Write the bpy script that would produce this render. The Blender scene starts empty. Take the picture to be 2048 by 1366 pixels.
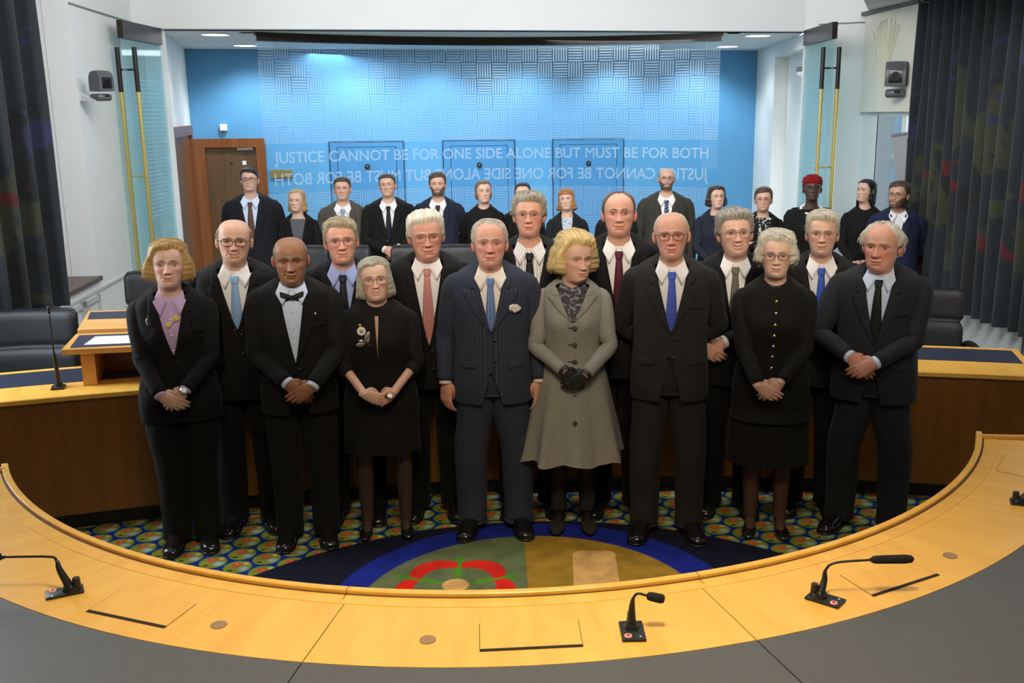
import bpy, math, random
import numpy as np
from math import radians as R, pi, sin, cos
from mathutils import Matrix, Vector

random.seed(5)
RNG = np.random.default_rng(7)
SC = bpy.context.scene
COL = SC.collection

# ------------------------------------------------------------------ camera
PITCH, ROLL = R(12.9), R(0.4)
fw = Vector((0, cos(PITCH), -sin(PITCH))); up = Vector((0, sin(PITCH), cos(PITCH))); rt = Vector((1, 0, 0))
cx_ = rt * cos(ROLL) - up * sin(ROLL); cy_ = rt * sin(ROLL) + up * cos(ROLL)
cam_d = bpy.data.cameras.new('camera'); cam = bpy.data.objects.new('camera', cam_d); COL.objects.link(cam)
M4 = Matrix.Identity(4)
for i in range(3):
    M4[i][0], M4[i][1], M4[i][2] = cx_[i], cy_[i], -fw[i]
M4.translation = Vector((0, 0, 2.24)); cam.matrix_world = M4
cam_d.sensor_width = 36; cam_d.lens = 36 * 1990 / 2048; cam_d.shift_x = -80 / 2048
cam_d.clip_start = 0.05; cam_d.clip_end = 100
SC.camera = cam

# ------------------------------------------------------------------ world, view, lights
W = bpy.data.worlds.new('world'); SC.world = W; W.use_nodes = True
W.node_tree.nodes['Background'].inputs[0].default_value = (0.75, 0.85, 1.0, 1)
W.node_tree.nodes['Background'].inputs[1].default_value = 3.0
SC.view_settings.view_transform = 'Standard'; SC.view_settings.look = 'None'
SC.view_settings.gamma = 1; SC.view_settings.use_curve_mapping = False
SC.view_settings.exposure = 0.0

def lamp(kind, name, loc, target, power, color, size=0.3, size_y=None, angle=None, blend=0.6):
    d = bpy.data.lights.new(name, kind); d.energy = power; d.color = color
    if kind == 'AREA':
        d.size = size
        if size_y: d.shape = 'RECTANGLE'; d.size_y = size_y
    else:
        d.shadow_soft_size = size
    if kind == 'SPOT':
        d.spot_size = R(angle); d.spot_blend = blend
    o = bpy.data.objects.new(name, d); COL.objects.link(o)
    o.location = loc
    v = Vector(target) - Vector(loc)
    o.rotation_euler = v.to_track_quat('-Z', 'Y').to_euler()
    return o
WARM = (1.0, 0.78, 0.50); SOFTWARM = (1.0, 0.85, 0.68); COOL = (0.78, 0.90, 1.0)
# court room lamps above the frame; narrow face spots added to keep legs dark
lamp('SPOT', 'desk_spot_light', (0.1, 1.7, 3.9), (-0.1, 2.75, 0.76), 330, (1.0, 0.85, 0.52), 0.15, angle=72, blend=0.9)
lamp('SPOT', 'desk_spot_light', (-0.9, 2.0, 3.9), (-0.9, 2.9, 0.76), 90, (1.0, 0.82, 0.52), 0.15, angle=75, blend=0.9)
lamp('SPOT', 'desk_spot_light', (1.1, 2.1, 3.9), (1.1, 3.0, 0.76), 90, (1.0, 0.82, 0.52), 0.15, angle=75, blend=0.9)
lamp('AREA', 'front_light', (0.0, 1.6, 3.95), (0.0, 5.0, 1.75), 24, SOFTWARM, 1.6, 0.8)
for x_ in (-1.55, -0.5, 0.5, 1.55):
    lamp('SPOT', 'added_face_spot', (x_ * 0.9, 1.3, 3.7), (x_, 5.25, 1.95), 380, SOFTWARM, 0.25, angle=34, blend=1.0)
lamp('AREA', 'hall_light', (0.0, 5.6, 4.1), (0.0, 9.2, 2.5), 285, (0.95, 0.97, 1.0), 4.5, 1.2)
# daylight through the tall windows of both side walls
lamp('AREA', 'window_light', (-4.0, 5.4, 2.3), (0, 6.4, 1.7), 120, COOL, 1.6, 2.2)
# wall washing downlights above the glass screen
for k_ in range(6):
    t_ = (k_ + 0.5) / 6
    x_ = -4.2 + 6.8 * t_; y_ = 12.15 + 1.08 * t_
    lamp('SPOT', 'alcove_spot_light', (x_, y_, 3.0), (x_ - 0.08, y_ + 0.55, 1.5), 54, (0.86, 0.97, 1.0), 0.06, angle=115, blend=0.8)
for a_ in (124, 113, 96, 77, 66):      # small downlights close behind the glass screen
    x_, y_ = -0.2 + 4.62 * cos(R(a_)), 6.98 + 4.62 * sin(R(a_))
    lamp('SPOT', 'screen_spot_light', (x_, y_, 3.02), (x_, y_ + 0.25, 1.0), 95, (0.90, 0.97, 1.0), 0.05, angle=125, blend=0.9)
lamp('AREA', 'alcove_light', (-0.8, 11.9, 3.0), (-0.9, 11.7, 0.0), 62, (0.88, 0.95, 1.0), 5.0, 0.5)

# ------------------------------------------------------------------ materials
MATS = {}
def newmat(name):
    m = bpy.data.materials.new(name); m.use_nodes = True
    nt = m.node_tree; b = nt.nodes['Principled BSDF']
    return m, nt, b
def N(nt, t, **kw):
    n = nt.nodes.new(t)
    for k, v in kw.items(): setattr(n, k, v)
    return n
def L(nt, a, b): nt.links.new(a, b)
def srgb(*c):
    return tuple(((x / 255) / 12.92 if x / 255 <= 0.04045 else ((x / 255 + 0.055) / 1.055) ** 2.4) for x in c)
def plain(name, col, rough=0.6, metal=0.0, bump=0.0, bscale=40, var=0.0, vscale=6, spec=0.5, coat=0.0, emit=None, estr=0.0, sheen=0.0):
    if name in MATS: return MATS[name]
    m, nt, b = newmat(name)
    b.inputs['Base Color'].default_value = (*col, 1); b.inputs['Roughness'].default_value = rough
    b.inputs['Metallic'].default_value = metal; b.inputs['Specular IOR Level'].default_value = spec
    b.inputs['Coat Weight'].default_value = coat; b.inputs['Sheen Weight'].default_value = sheen
    if emit: b.inputs['Emission Color'].default_value = (*emit, 1); b.inputs['Emission Strength'].default_value = estr
    if var or bump:
        tc = N(nt, 'ShaderNodeTexCoord')
    if var:
        no = N(nt, 'ShaderNodeTexNoise'); no.inputs['Scale'].default_value = vscale; no.inputs['Detail'].default_value = 4
        L(nt, tc.outputs['Object'], no.inputs['Vector'])
        mr = N(nt, 'ShaderNodeMapRange'); mr.inputs[1].default_value = 0.3; mr.inputs[2].default_value = 0.7
        mr.inputs[3].default_value = 1 - var; mr.inputs[4].default_value = 1 + var
        L(nt, no.outputs[0], mr.inputs[0])
        mx = N(nt, 'ShaderNodeVectorMath', operation='SCALE'); mx.inputs[0].default_value = col
        L(nt, mr.outputs[0], mx.inputs['Scale']); L(nt, mx.outputs[0], b.inputs['Base Color'])
    if bump:
        no = N(nt, 'ShaderNodeTexNoise'); no.inputs['Scale'].default_value = bscale; no.inputs['Detail'].default_value = 3
        L(nt, tc.outputs['Object'], no.inputs['Vector'])
        bp = N(nt, 'ShaderNodeBump'); bp.inputs['Strength'].default_value = bump; bp.inputs['Distance'].default_value = 0.01
        L(nt, no.outputs[0], bp.inputs['Height']); L(nt, bp.outputs[0], b.inputs['Normal'])
    MATS[name] = m
    return m
def mth(nt, op, a, b=None, c=None):
    n = N(nt, 'ShaderNodeMath', operation=op)
    for i, v in enumerate((a, b, c)):
        if v is None: continue
        if isinstance(v, (int, float)): n.inputs[i].default_value = v
        else: L(nt, v, n.inputs[i])
    return n.outputs[0]
def mixc(nt, fac, a, b):
    n = N(nt, 'ShaderNodeMix', data_type='RGBA')
    for sock, v in ((n.inputs[0], fac), (n.inputs[6], a), (n.inputs[7], b)):
        if isinstance(v, (int, float)): sock.default_value = v
        elif isinstance(v, tuple): sock.default_value = (*v[:3], 1)
        else: L(nt, v, sock)
    return n.outputs[2]
def wood(name, c1, c2, rough=0.35, along='uv', sx=1.2, sy=30.0, coat=0.15):
    if name in MATS: return MATS[name]
    m, nt, b = newmat(name)
    tc = N(nt, 'ShaderNodeTexCoord'); mp = N(nt, 'ShaderNodeMapping')
    L(nt, tc.outputs['UV' if along == 'uv' else 'Object'], mp.inputs[0])
    mp.inputs['Scale'].default_value = {'uv': (sy, sx, 1), 'z': (sy, sy, sx), 'x': (sx, sy, sy), 'y': (sy, sx, sy)}[along]
    n1 = N(nt, 'ShaderNodeTexNoise'); n1.inputs['Scale'].default_value = 1.0; n1.inputs['Detail'].default_value = 5; n1.inputs['Distortion'].default_value = 0.4
    L(nt, mp.outputs[0], n1.inputs[0])
    n2 = N(nt, 'ShaderNodeTexNoise'); n2.inputs['Scale'].default_value = 6.0; n2.inputs['Detail'].default_value = 2
    L(nt, mp.outputs[0], n2.inputs[0])
    f = mth(nt, 'ADD', mth(nt, 'MULTIPLY', n1.outputs[0], 0.75), mth(nt, 'MULTIPLY', n2.outputs[0], 0.25))
    mr = N(nt, 'ShaderNodeMapRange'); mr.inputs[1].default_value = 0.32; mr.inputs[2].default_value = 0.68
    L(nt, f, mr.inputs[0])
    L(nt, mixc(nt, mr.outputs[0], c1, c2), b.inputs['Base Color'])
    b.inputs['Roughness'].default_value = rough; b.inputs['Coat Weight'].default_value = coat; b.inputs['Coat Roughness'].default_value = 0.25
    MATS[name] = m
    return m

M_WHITE = plain('white_wall_paint', (0.78, 0.79, 0.77), 0.75, bump=0.03, bscale=60, var=0.015, vscale=2)
M_CEIL = plain('ceiling_paint', (0.72, 0.73, 0.74), 0.8, var=0.01)
M_BLUE = plain('blue_wall_paint', (0.090, 0.295, 0.53), 0.55, bump=0.02, bscale=80, var=0.02, vscale=3)
M_BLUED = plain('blue_door_paint', (0.058, 0.225, 0.45), 0.5, var=0.02)
M_GAP = plain('shadow_gap', (0.012, 0.045, 0.10), 0.9)
M_OAK = wood('oak_veneer', srgb(244, 190, 88), srgb(230, 168, 66), 0.34, 'uv', 1.5, 14)
M_OAKD = wood('oak_panel', srgb(140, 90, 32), srgb(120, 74, 24), 0.42, 'uv', 1.2, 16)
M_OAKO = wood('oak_solid', srgb(222, 166, 90), srgb(200, 138, 64), 0.36, 'x', 2.0, 30)
M_BROWN = wood('brown_door_frame', srgb(138, 78, 32), srgb(106, 56, 20), 0.4, 'z', 1.5, 30)
M_DARKW = wood('dark_door_leaf', srgb(104, 76, 46), srgb(84, 60, 36), 0.45, 'z', 1.2, 24)
M_LEATH = plain('dark_leather_inlay', (0.088, 0.088, 0.092), 0.5, bump=0.08, bscale=400, var=0.05, vscale=30)
M_LEATHB = plain('blue_leather_inlay', (0.016, 0.021, 0.045), 0.5, bump=0.08, bscale=300)
M_CHAIR = plain('black_leather', (0.0085, 0.009, 0.011), 0.5, bump=0.10, bscale=120)
M_METAL = plain('dark_bronze', (0.035, 0.027, 0.024), 0.35, metal=0.6)
M_BRASS = plain('brass', srgb(204, 184, 112), 0.4, metal=0.5)
M_STEEL = plain('brushed_steel', (0.55, 0.55, 0.55), 0.3, metal=1.0)
M_BLK = plain('black_plastic', (0.012, 0.011, 0.011), 0.4)
M_FOAM = plain('microphone_foam', (0.012, 0.011, 0.010), 0.95, bump=0.4, bscale=500)
M_GREY = plain('grey_plastic', (0.10, 0.105, 0.115), 0.38)
M_LENSB = plain('camera_lens_glass', (0.006, 0.006, 0.008), 0.35, coat=0.2)
M_PANEL = plain('grey_panel_paint', (0.52, 0.54, 0.54), 0.6)
M_SILL = wood('sill_wood', srgb(92, 60, 42), srgb(74, 46, 30), 0.4, 'y', 2, 30)
M_PAPER = plain('paper', (0.82, 0.82, 0.80), 0.8)
M_LAMP = plain('lamp_glow', (1, 1, 1), 0.5, emit=(0.95, 0.98, 1.0), estr=14)
M_BLIND = plain('blind_fabric', srgb(226, 222, 208), 0.85, var=0.03, vscale=3)
M_PLASTICW = plain('white_plastic', (0.8, 0.8, 0.8), 0.4)

def glass_mat(name, tint, gloss=0.10, white=0.0, rough=0.02, wcol=(0.85, 0.95, 1.0)):
    m, nt, b = newmat(name); nt.nodes.remove(b); out = nt.nodes['Material Output']
    tr = N(nt, 'ShaderNodeBsdfTransparent'); tr.inputs[0].default_value = (*tint, 1)
    gl = N(nt, 'ShaderNodeBsdfGlossy'); gl.inputs['Roughness'].default_value = rough
    fr = N(nt, 'ShaderNodeFresnel'); fr.inputs[0].default_value = 1.45
    mx = N(nt, 'ShaderNodeMixShader'); L(nt, mth(nt, 'MULTIPLY', fr.outputs[0], gloss * 10), mx.inputs[0])
    L(nt, tr.outputs[0], mx.inputs[1]); L(nt, gl.outputs[0], mx.inputs[2]); res = mx.outputs[0]
    if white:
        df = N(nt, 'ShaderNodeBsdfDiffuse'); df.inputs[0].default_value = (*wcol, 1)
        tl = N(nt, 'ShaderNodeBsdfTranslucent'); tl.inputs[0].default_value = (*wcol, 1)
        m2 = N(nt, 'ShaderNodeMixShader'); m2.inputs[0].default_value = 0.5
        L(nt, df.outputs[0], m2.inputs[1]); L(nt, tl.outputs[0], m2.inputs[2])
        m3 = N(nt, 'ShaderNodeMixShader'); m3.inputs[0].default_value = white
        L(nt, res, m3.inputs[1]); L(nt, m2.outputs[0], m3.inputs[2]); res = m3.outputs[0]
    L(nt, res, out.inputs[0]); MATS[name] = m
    return m
M_GLASS = glass_mat('clear_screen_glass', (0.95, 0.985, 1.0), 0.008)
M_ETCH = glass_mat('etched_screen_glass', (0.92, 0.97, 1.0), 0.008, 0.22, 0.3)
M_ETEXT = glass_mat('etched_lettering', (0.92, 0.97, 1.0), 0.01, 0.38, 0.3)
M_DGLASS = glass_mat('green_door_glass', (0.86, 0.96, 0.97), 0.025, 0.22, 0.05, (0.66, 0.86, 0.89))
M_DETCH = glass_mat('etched_door_glass', (0.80, 0.95, 0.97), 0.02, 0.40, 0.3, (0.7, 0.92, 0.95))
M_LENS = glass_mat('spectacle_lens', (0.97, 0.97, 0.97), 0.05)
M_PANE = glass_mat('window_pane', (0.95, 0.98, 1.0), 0.08)

# ------------------------------------------------------------------ mesh builder
class MB:
    def __init__(s):
        s.v = []; s.f = []; s.m = []; s.c = []; s.uv = []; s.n = 0
    def raw(s, V, F, m=0, col=None, uv=None):
        V = np.asarray(V, float); k = len(V)
        s.v.append(V)
        for fa in F:
            s.f.append(tuple(int(i) + s.n for i in fa))
        s.m += [m] * len(F)
        if col is None: col = (1, 1, 1)
        col = np.asarray(col, float)
        s.c.append(np.broadcast_to(col, (k, 3)) if col.ndim == 1 else col)
        s.uv.append(np.zeros((k, 2)) if uv is None else uv)
        s.n += k
    def grid(s, P, closed=True, cap0=False, cap1=False, m=0, col=None, uv=None, keep=None):
        P = np.asarray(P, float); r, c = P.shape[:2]
        idx = np.arange(r * c).reshape(r, c)
        a = idx[:-1, :]; b = idx[1:, :]
        if closed:
            q = np.stack([a, np.roll(a, -1, 1), np.roll(b, -1, 1), b], -1)
        else:
            q = np.stack([a[:, :-1], a[:, 1:], b[:, 1:], b[:, :-1]], -1)
        if keep is not None: q = q[keep[:q.shape[0], :q.shape[1]]]
        F = [tuple(x) for x in q.reshape(-1, 4)]
        if uv is None:
            d = np.linalg.norm(np.diff(P, axis=1), axis=2); u = np.concatenate([np.zeros((r, 1)), np.cumsum(d, 1)], 1)
            d2 = np.linalg.norm(np.diff(P, axis=0), axis=2); v = np.concatenate([np.zeros((1, c)), np.cumsum(d2, 0)], 0)
            uv = np.stack([np.broadcast_to(u.mean(0), (r, c)), np.broadcast_to(v.mean(1)[:, None], (r, c))], -1)
        uv = np.asarray(uv).reshape(-1, 2)
        V = P.reshape(-1, 3); C = None
        if col is not None:
            C = np.asarray(col, float)
            C = np.broadcast_to(C, (r * c, 3)) if C.ndim == 1 else C.reshape(-1, 3)
        for flag, row in ((cap0, 0), (cap1, r - 1)):
            if flag:
                V = np.vstack([V, P[row].mean(0)]); uv = np.vstack([uv, uv[row * c]])
                if C is not None: C = np.vstack([C, C[row * c:(row + 1) * c].mean(0)])
                ci = len(V) - 1
                for j in range(c):
                    F.append((idx[row, j], idx[row, (j + 1) % c], ci))
        s.raw(V, F, m, C, uv)
    def box(s, c, d, m=0, rot=0.0, bev=0.0, col=None):
        x, y, z = (np.array(d, float) / 2)
        if bev:
            P = []
            bev = min(bev, x * .9, y * .9, z * .9)
            for zz, k in ((-z, bev), (-z + bev * .3, bev * .3), (-z + bev, 0), (z - bev, 0), (z - bev * .3, bev * .3), (z, bev)):
                xs, ys = x - k, y - k
                b = bev * .6
                P.append([(-xs + b, -ys, zz), (xs - b, -ys, zz), (xs, -ys + b, zz), (xs, ys - b, zz), (xs - b, ys, zz), (-xs + b, ys, zz), (-xs, ys - b, zz), (-xs, -ys + b, zz)])
            P = np.array(P)
            if rot: P = P @ np.array([[cos(rot), sin(rot), 0], [-sin(rot), cos(rot), 0], [0, 0, 1]])
            s.grid(P + np.array(c), True, True, True, m, col); return
        V = np.array([(a, b, e) for a in (-x, x) for b in (-y, y) for e in (-z, z)])
        if rot: V = V @ np.array([[cos(rot), sin(rot), 0], [-sin(rot), cos(rot), 0], [0, 0, 1]])
        F = [(0, 1, 3, 2), (4, 6, 7, 5), (0, 4, 5, 1), (2, 3, 7, 6), (0, 2, 6, 4), (1, 5, 7, 3)]
        s.raw(V + np.array(c), F, m, col, V[:, [0, 2]] + V[:, [1, 1]])
    def prism(s, pts, z0, z1, m=0):      # polygon in plan, extruded
        pts = np.array(pts, float); n = len(pts)
        V = np.vstack([np.c_[pts, np.full(n, z0)], np.c_[pts, np.full(n, z1)]])
        F = [(i, (i + 1) % n, n + (i + 1) % n, n + i) for i in range(n)] + [tuple(range(n))[::-1], tuple(range(n, 2 * n))]
        s.raw(V, F, m, None, V[:, :2])
    def wallbox(s, a, b, z0, z1, th, m=0):   # upright slab from a to b (plan), thickness to the left of a->b
        a = np.array(a, float); b = np.array(b, float); d = (b - a) / np.linalg.norm(b - a); n = np.array([-d[1], d[0]]) * th
        q = [a, b, b + n, a + n]
        V = np.array([(*p, z) for z in (z0, z1) for p in q]); ln = np.linalg.norm(b - a)
        F = [(0, 1, 5, 4), (1, 2, 6, 5), (2, 3, 7, 6), (3, 0, 4, 7), (3, 2, 1, 0), (4, 5, 6, 7)]
        uv = np.array([(u, z) for z in (z0, z1) for u in (0, ln, ln, 0)])
        s.raw(V, F, m, None, uv)
    def tube(s, path, rad, n=10, m=0, res=None, cap=True, col=None, flat=None, ref=None):
        path = np.array(path, float); rad = np.broadcast_to(np.asarray(rad, float), (len(path),)).copy()
        if res: path, rad = cr(path, res), np.interp(np.linspace(0, len(rad) - 1, res), np.arange(len(rad)), rad)
        T = np.gradient(path, axis=0); T /= np.linalg.norm(T, axis=1)[:, None] + 1e-12
        r0 = np.array(ref if ref is not None else ((0, 0, 1) if abs(T[0][2]) < 0.9 else (1, 0, 0)), float)
        u = r0 - T[0] * (r0 @ T[0]); u /= np.linalg.norm(u)
        th = np.linspace(0, 2 * pi, n, endpoint=False); P = []
        for i in range(len(path)):
            u = u - T[i] * (u @ T[i]); u /= np.linalg.norm(u); w = np.cross(T[i], u)
            fl = 1.0 if flat is None else (flat if np.isscalar(flat) else flat[i])
            P.append(path[i] + rad[i] * (np.cos(th)[:, None] * u * fl + np.sin(th)[:, None] * w))
        s.grid(np.array(P), True, cap, cap, m, col)
    def ell(s, c, r, nu=12, nv=8, m=0, col=None, rot=None):
        th = np.linspace(0, 2 * pi, nu, endpoint=False); ph = np.linspace(-pi / 2 + .08, pi / 2 - .08, nv)
        P = np.stack([np.cos(ph)[:, None] * np.cos(th), np.cos(ph)[:, None] * np.sin(th), np.sin(ph)[:, None] * np.ones(nu)], -1) * np.array(r)
        if rot is not None: P = P @ np.array(rot).T
        s.grid(P + np.array(c), True, True, True, m, col)
    def sheet(s, P, th=0.004, m=0, back=(0, 1, 0), col=None):   # open grid with turned edges so that it has a thickness
        P = np.asarray(P, float); b = np.array(back) * th
        Q = np.concatenate([(P[:1] + b), P, (P[-1:] + b)], 0)
        e0 = np.concatenate([Q[:1, :1], P[:, :1] + b, Q[-1:, :1]], 0); e1 = np.concatenate([Q[:1, -1:], P[:, -1:] + b, Q[-1:, -1:]], 0)
        s.grid(np.concatenate([e0, Q, e1], 1), False, m=m, col=col)
    def build(s, name, mats, parent=None, smooth=True, loc=None, sharp=None):
        me = bpy.data.meshes.new(name)
        V = np.vstack(s.v)
        me.from_pydata(V.tolist(), [], s.f)
        if not isinstance(mats, (list, tuple)): mats = [mats]
        for mt in mats: me.materials.append(mt)
        if len(mats) > 1: me.polygons.foreach_set('material_index', s.m)
        me.polygons.foreach_set('use_smooth', [smooth] * len(me.polygons))
        uv = np.vstack(s.uv)
        li = np.empty(len(me.loops), int); me.loops.foreach_get('vertex_index', li)
        ul = me.uv_layers.new(name='UVMap'); ul.data.foreach_set('uv', uv[li].astype(np.float32).ravel())
        C = np.vstack(s.c)
        if C.min() < 0.999 or C.max() > 1.001:
            at = me.color_attributes.new('Col', 'FLOAT_COLOR', 'POINT')
            at.data.foreach_set('color', np.c_[C, np.ones(len(C))].astype(np.float32).ravel())
        me.update()
        if sharp is not None:
            me.set_sharp_from_angle(angle=R(sharp))
        o = bpy.data.objects.new(name, me); COL.objects.link(o)
        if parent is not None: o.parent = parent
        if loc is not None: o.location = loc
        return o
def cr(P, n):      # Catmull-Rom resampling
    P = np.asarray(P, float); k = len(P)
    if k < 3:
        t = np.linspace(0, 1, n)[:, None]; return P[0] * (1 - t) + P[-1] * t
    E = np.vstack([2 * P[0] - P[1], P, 2 * P[-1] - P[-2]])
    t = np.linspace(0, k - 1, n); i = np.minimum(t.astype(int), k - 2); f = (t - i)[:, None]
    a, b, c, d = E[i], E[i + 1], E[i + 2], E[i + 3]
    return 0.5 * (2 * b + (c - a) * f + (2 * a - 5 * b + 4 * c - d) * f ** 2 + (3 * b - a - 3 * c + d) * f ** 3)
def tag(o, label=None, cat=None, group=None, kind=None):
    if label: o['label'] = label
    if cat: o['category'] = cat
    if group: o['group'] = group
    if kind: o['kind'] = kind
    return o
def empty(name, loc=(0, 0, 0), rz=0.0, label=None, cat=None, group=None):
    o = bpy.data.objects.new(name, None); COL.objects.link(o); o.location = loc; o.rotation_euler = (0, 0, rz)
    o.empty_display_size = 0.1
    return tag(o, label, cat, group)
def struct(o): o['kind'] = 'structure'; return o
def sm(a, b, x):
    t = np.clip((x - a) / (b - a), 0, 1); return t * t * (3 - 2 * t)
def hashn(p, seed=0):
    p = p.astype(np.int64)
    h = (p[..., 0] * 73856093) ^ (p[..., 1] * 19349663) ^ (p[..., 2] * 83492791) ^ (seed * 2654435761)
    h = (h ^ (h >> 13)) * 1274126177; h = h ^ (h >> 16)
    return (h & 0xFFFF) / 65535.0
def noise3(p, seed=0):
    p = np.asarray(p, float); i = np.floor(p).astype(np.int64); f = p - i; f = f * f * (3 - 2 * f); r = 0
    for dx in (0, 1):
        for dy in (0, 1):
            for dz in (0, 1):
                w = np.where(dx, f[..., 0], 1 - f[..., 0]) * np.where(dy, f[..., 1], 1 - f[..., 1]) * np.where(dz, f[..., 2], 1 - f[..., 2])
                r = r + w * hashn(i + np.array([dx, dy, dz]), seed)
    return r * 2 - 1
# ================================================================== the setting
BL, BR = (-4.52, 12.80), (2.80, 13.94)           # blue rear wall
OL, OR = (-3.73, 9.84), (2.63, 10.70)            # opening of the alcove
WL0, LC, LD = (-3.95, 9.90), (-3.73, 8.10), (-3.62, 7.20)
RC = (3.19, 10.40)
ZC = 3.05
def wall(name, a, b, z0, z1, th=0.12, m=None):
    mb = MB(); mb.wallbox(a, b, z0, z1, th); return struct(mb.build(name, m or M_WHITE, smooth=False))
def slab(name, pts, z0, z1, m):
    mb = MB(); mb.prism(pts, z0, z1); return struct(mb.build(name, m, smooth=False))
def lerp(a, b, t): return tuple(np.array(a) * (1 - t) + np.array(b) * t)
def along(a, b, d, off=0.0):     # point at distance d from a towards b, pushed to the left by off
    a = np.array(a); b = np.array(b); u = (b - a) / np.linalg.norm(b - a); return a + u * d + np.array([-u[1], u[0]]) * off

# carpet ------------------------------------------------------------
def carpet_mat():
    m, nt, b = newmat('patterned_carpet')
    tc = N(nt, 'ShaderNodeTexCoord'); sep = N(nt, 'ShaderNodeSeparateXYZ'); L(nt, tc.outputs['Object'], sep.inputs[0])
    X, Y = sep.outputs[0], sep.outputs[1]
    ox, oy, an, s = -1.653, 4.992, R(8.0), 0.155
    dx, dy = mth(nt, 'SUBTRACT', X, ox), mth(nt, 'SUBTRACT', Y, oy)
    u = mth(nt, 'ADD', mth(nt, 'MULTIPLY', dx, cos(an)), mth(nt, 'MULTIPLY', dy, sin(an)))
    v = mth(nt, 'ADD', mth(nt, 'MULTIPLY', dx, -sin(an)), mth(nt, 'MULTIPLY', dy, cos(an)))
    cu, cv = s * math.sqrt(3), s
    def loc(a, c, off): # position inside a lattice cell, centred
        q = mth(nt, 'ADD', mth(nt, 'DIVIDE', a, c), off)
        return mth(nt, 'MULTIPLY', mth(nt, 'SUBTRACT', mth(nt, 'FRACT', q), 0.5), c)
    u1, v1 = loc(u, cu, 0.5), loc(v, cv, 0.5); u2, v2 = loc(u, cu, 0.0), loc(v, cv, 0.0)
    def ln(a, c): return mth(nt, 'SQRT', mth(nt, 'ADD', mth(nt, 'MULTIPLY', a, a), mth(nt, 'MULTIPLY', c, c)))
    sel = mth(nt, 'LESS_THAN', ln(u1, v1), ln(u2, v2))
    def pick(a, c): return mth(nt, 'ADD', mth(nt, 'MULTIPLY', a, sel), mth(nt, 'MULTIPLY', c, mth(nt, 'SUBTRACT', 1.0, sel)))
    U, V = pick(u1, u2), pick(v1, v2); rad = ln(U, V)
    def disc(cx, cy, r, w=0.004, sx=1.0):
        d = ln(mth(nt, 'DIVIDE', mth(nt, 'SUBTRACT', U, cx), sx), mth(nt, 'SUBTRACT', V, cy))
        mr = N(nt, 'ShaderNodeMapRange'); mr.inputs[1].default_value = r - w; mr.inputs[2].default_value = r + w; mr.inputs[3].default_value = 1; mr.inputs[4].default_value = 0
        L(nt, d, mr.inputs[0]); return mr.outputs[0]
    c = mixc(nt, disc(0, 0, 0.071, 0.002), srgb(26, 42, 140), srgb(104, 150, 52))
    c = mixc(nt, disc(0, 0, 0.062, 0.004), c, srgb(150, 146, 58))
    c = mixc(nt, disc(-0.008, 0.026, 0.023, 0.004), c, srgb(226, 82, 44))
    c = mixc(nt, disc(-0.006, 0.030, 0.007, 0.003), c, srgb(250, 150, 120))
    c = mixc(nt, disc(0.038, 0.036, 0.013, 0.006), c, srgb(232, 200, 110))
    c = mixc(nt, disc(0.030, -0.022, 0.022, 0.012), c, srgb(168, 196, 190))
    c = mixc(nt, disc(-0.032, -0.036, 0.007, 0.002, 2.0), c, srgb(18, 18, 26))
    # the round medallion in the middle of the well
    def circ(cx, cy, r, w=0.006):
        d = ln(mth(nt, 'SUBTRACT', X, cx), mth(nt, 'SUBTRACT', Y, cy))
        mr = N(nt, 'ShaderNodeMapRange'); mr.inputs[1].default_value = r - w; mr.inputs[2].default_value = r + w; mr.inputs[3].default_value = 1; mr.inputs[4].default_value = 0
        L(nt, d, mr.inputs[0]); return mr.outputs[0]
    c = mixc(nt, circ(-0.045, 3.299, 1.944), c, srgb(24, 26, 48))
    c = mixc(nt, circ(-0.093, 4.233, 0.985), c, srgb(30, 44, 150))
    sd = mth(nt, 'GREATER_THAN', mth(nt, 'ADD', X, mth(nt, 'MULTIPLY', mth(nt, 'SUBTRACT', Y, 4.449), 0.06)), -0.125)
    no = N(nt, 'ShaderNodeTexNoise'); no.inputs['Scale'].default_value = 9; no.inputs['Detail'].default_value = 5; L(nt, tc.outputs['Object'], no.inputs[0])
    half = mixc(nt, sd, srgb(112, 122, 84), srgb(172, 134, 48))
    c = mixc(nt, circ(-0.11, 4.218, 0.825), c, half)
    fx, fy = -0.479, 4.47     # a plain five lobed flower
    ax, ay = mth(nt, 'SUBTRACT', X, fx), mth(nt, 'SUBTRACT', Y, fy); fr = ln(ax, ay); fa = mth(nt, 'ARCTAN2', ax, ay)
    lob = mth(nt, 'ABSOLUTE', mth(nt, 'SINE', mth(nt, 'MULTIPLY', fa, 2.5)))
    outer = mth(nt, 'ADD', 0.245, mth(nt, 'MULTIPLY', lob, 0.06))
    ring = mth(nt, 'MULTIPLY', mth(nt, 'LESS_THAN', fr, outer), mth(nt, 'GREATER_THAN', fr, mth(nt, 'ADD', 0.185, mth(nt, 'MULTIPLY', lob, 0.02))))
    c = mixc(nt, mth(nt, 'MULTIPLY', mth(nt, 'LESS_THAN', fr, 0.32), mth(nt, 'LESS_THAN', lob, mth(nt, 'SUBTRACT', 0.46, fr))), c, srgb(88, 150, 40))
    gap = mth(nt, 'GREATER_THAN', lob, 0.12)
    c = mixc(nt, mth(nt, 'MULTIPLY', ring, gap), c, srgb(236, 44, 28))
    c = mixc(nt, circ(fx, fy, 0.066, 0.004), c, srgb(238, 186, 116))
    # peach tablet on the right half
    px_, py_ = 0.21, 4.60
    qx = mth(nt, 'MAXIMUM', mth(nt, 'SUBTRACT', mth(nt, 'ABSOLUTE', mth(nt, 'SUBTRACT', X, px_)), 0.062), 0.0)
    qy = mth(nt, 'MAXIMUM', mth(nt, 'SUBTRACT', mth(nt, 'ABSOLUTE', mth(nt, 'SUBTRACT', Y, py_)), 0.20), 0.0)
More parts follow.
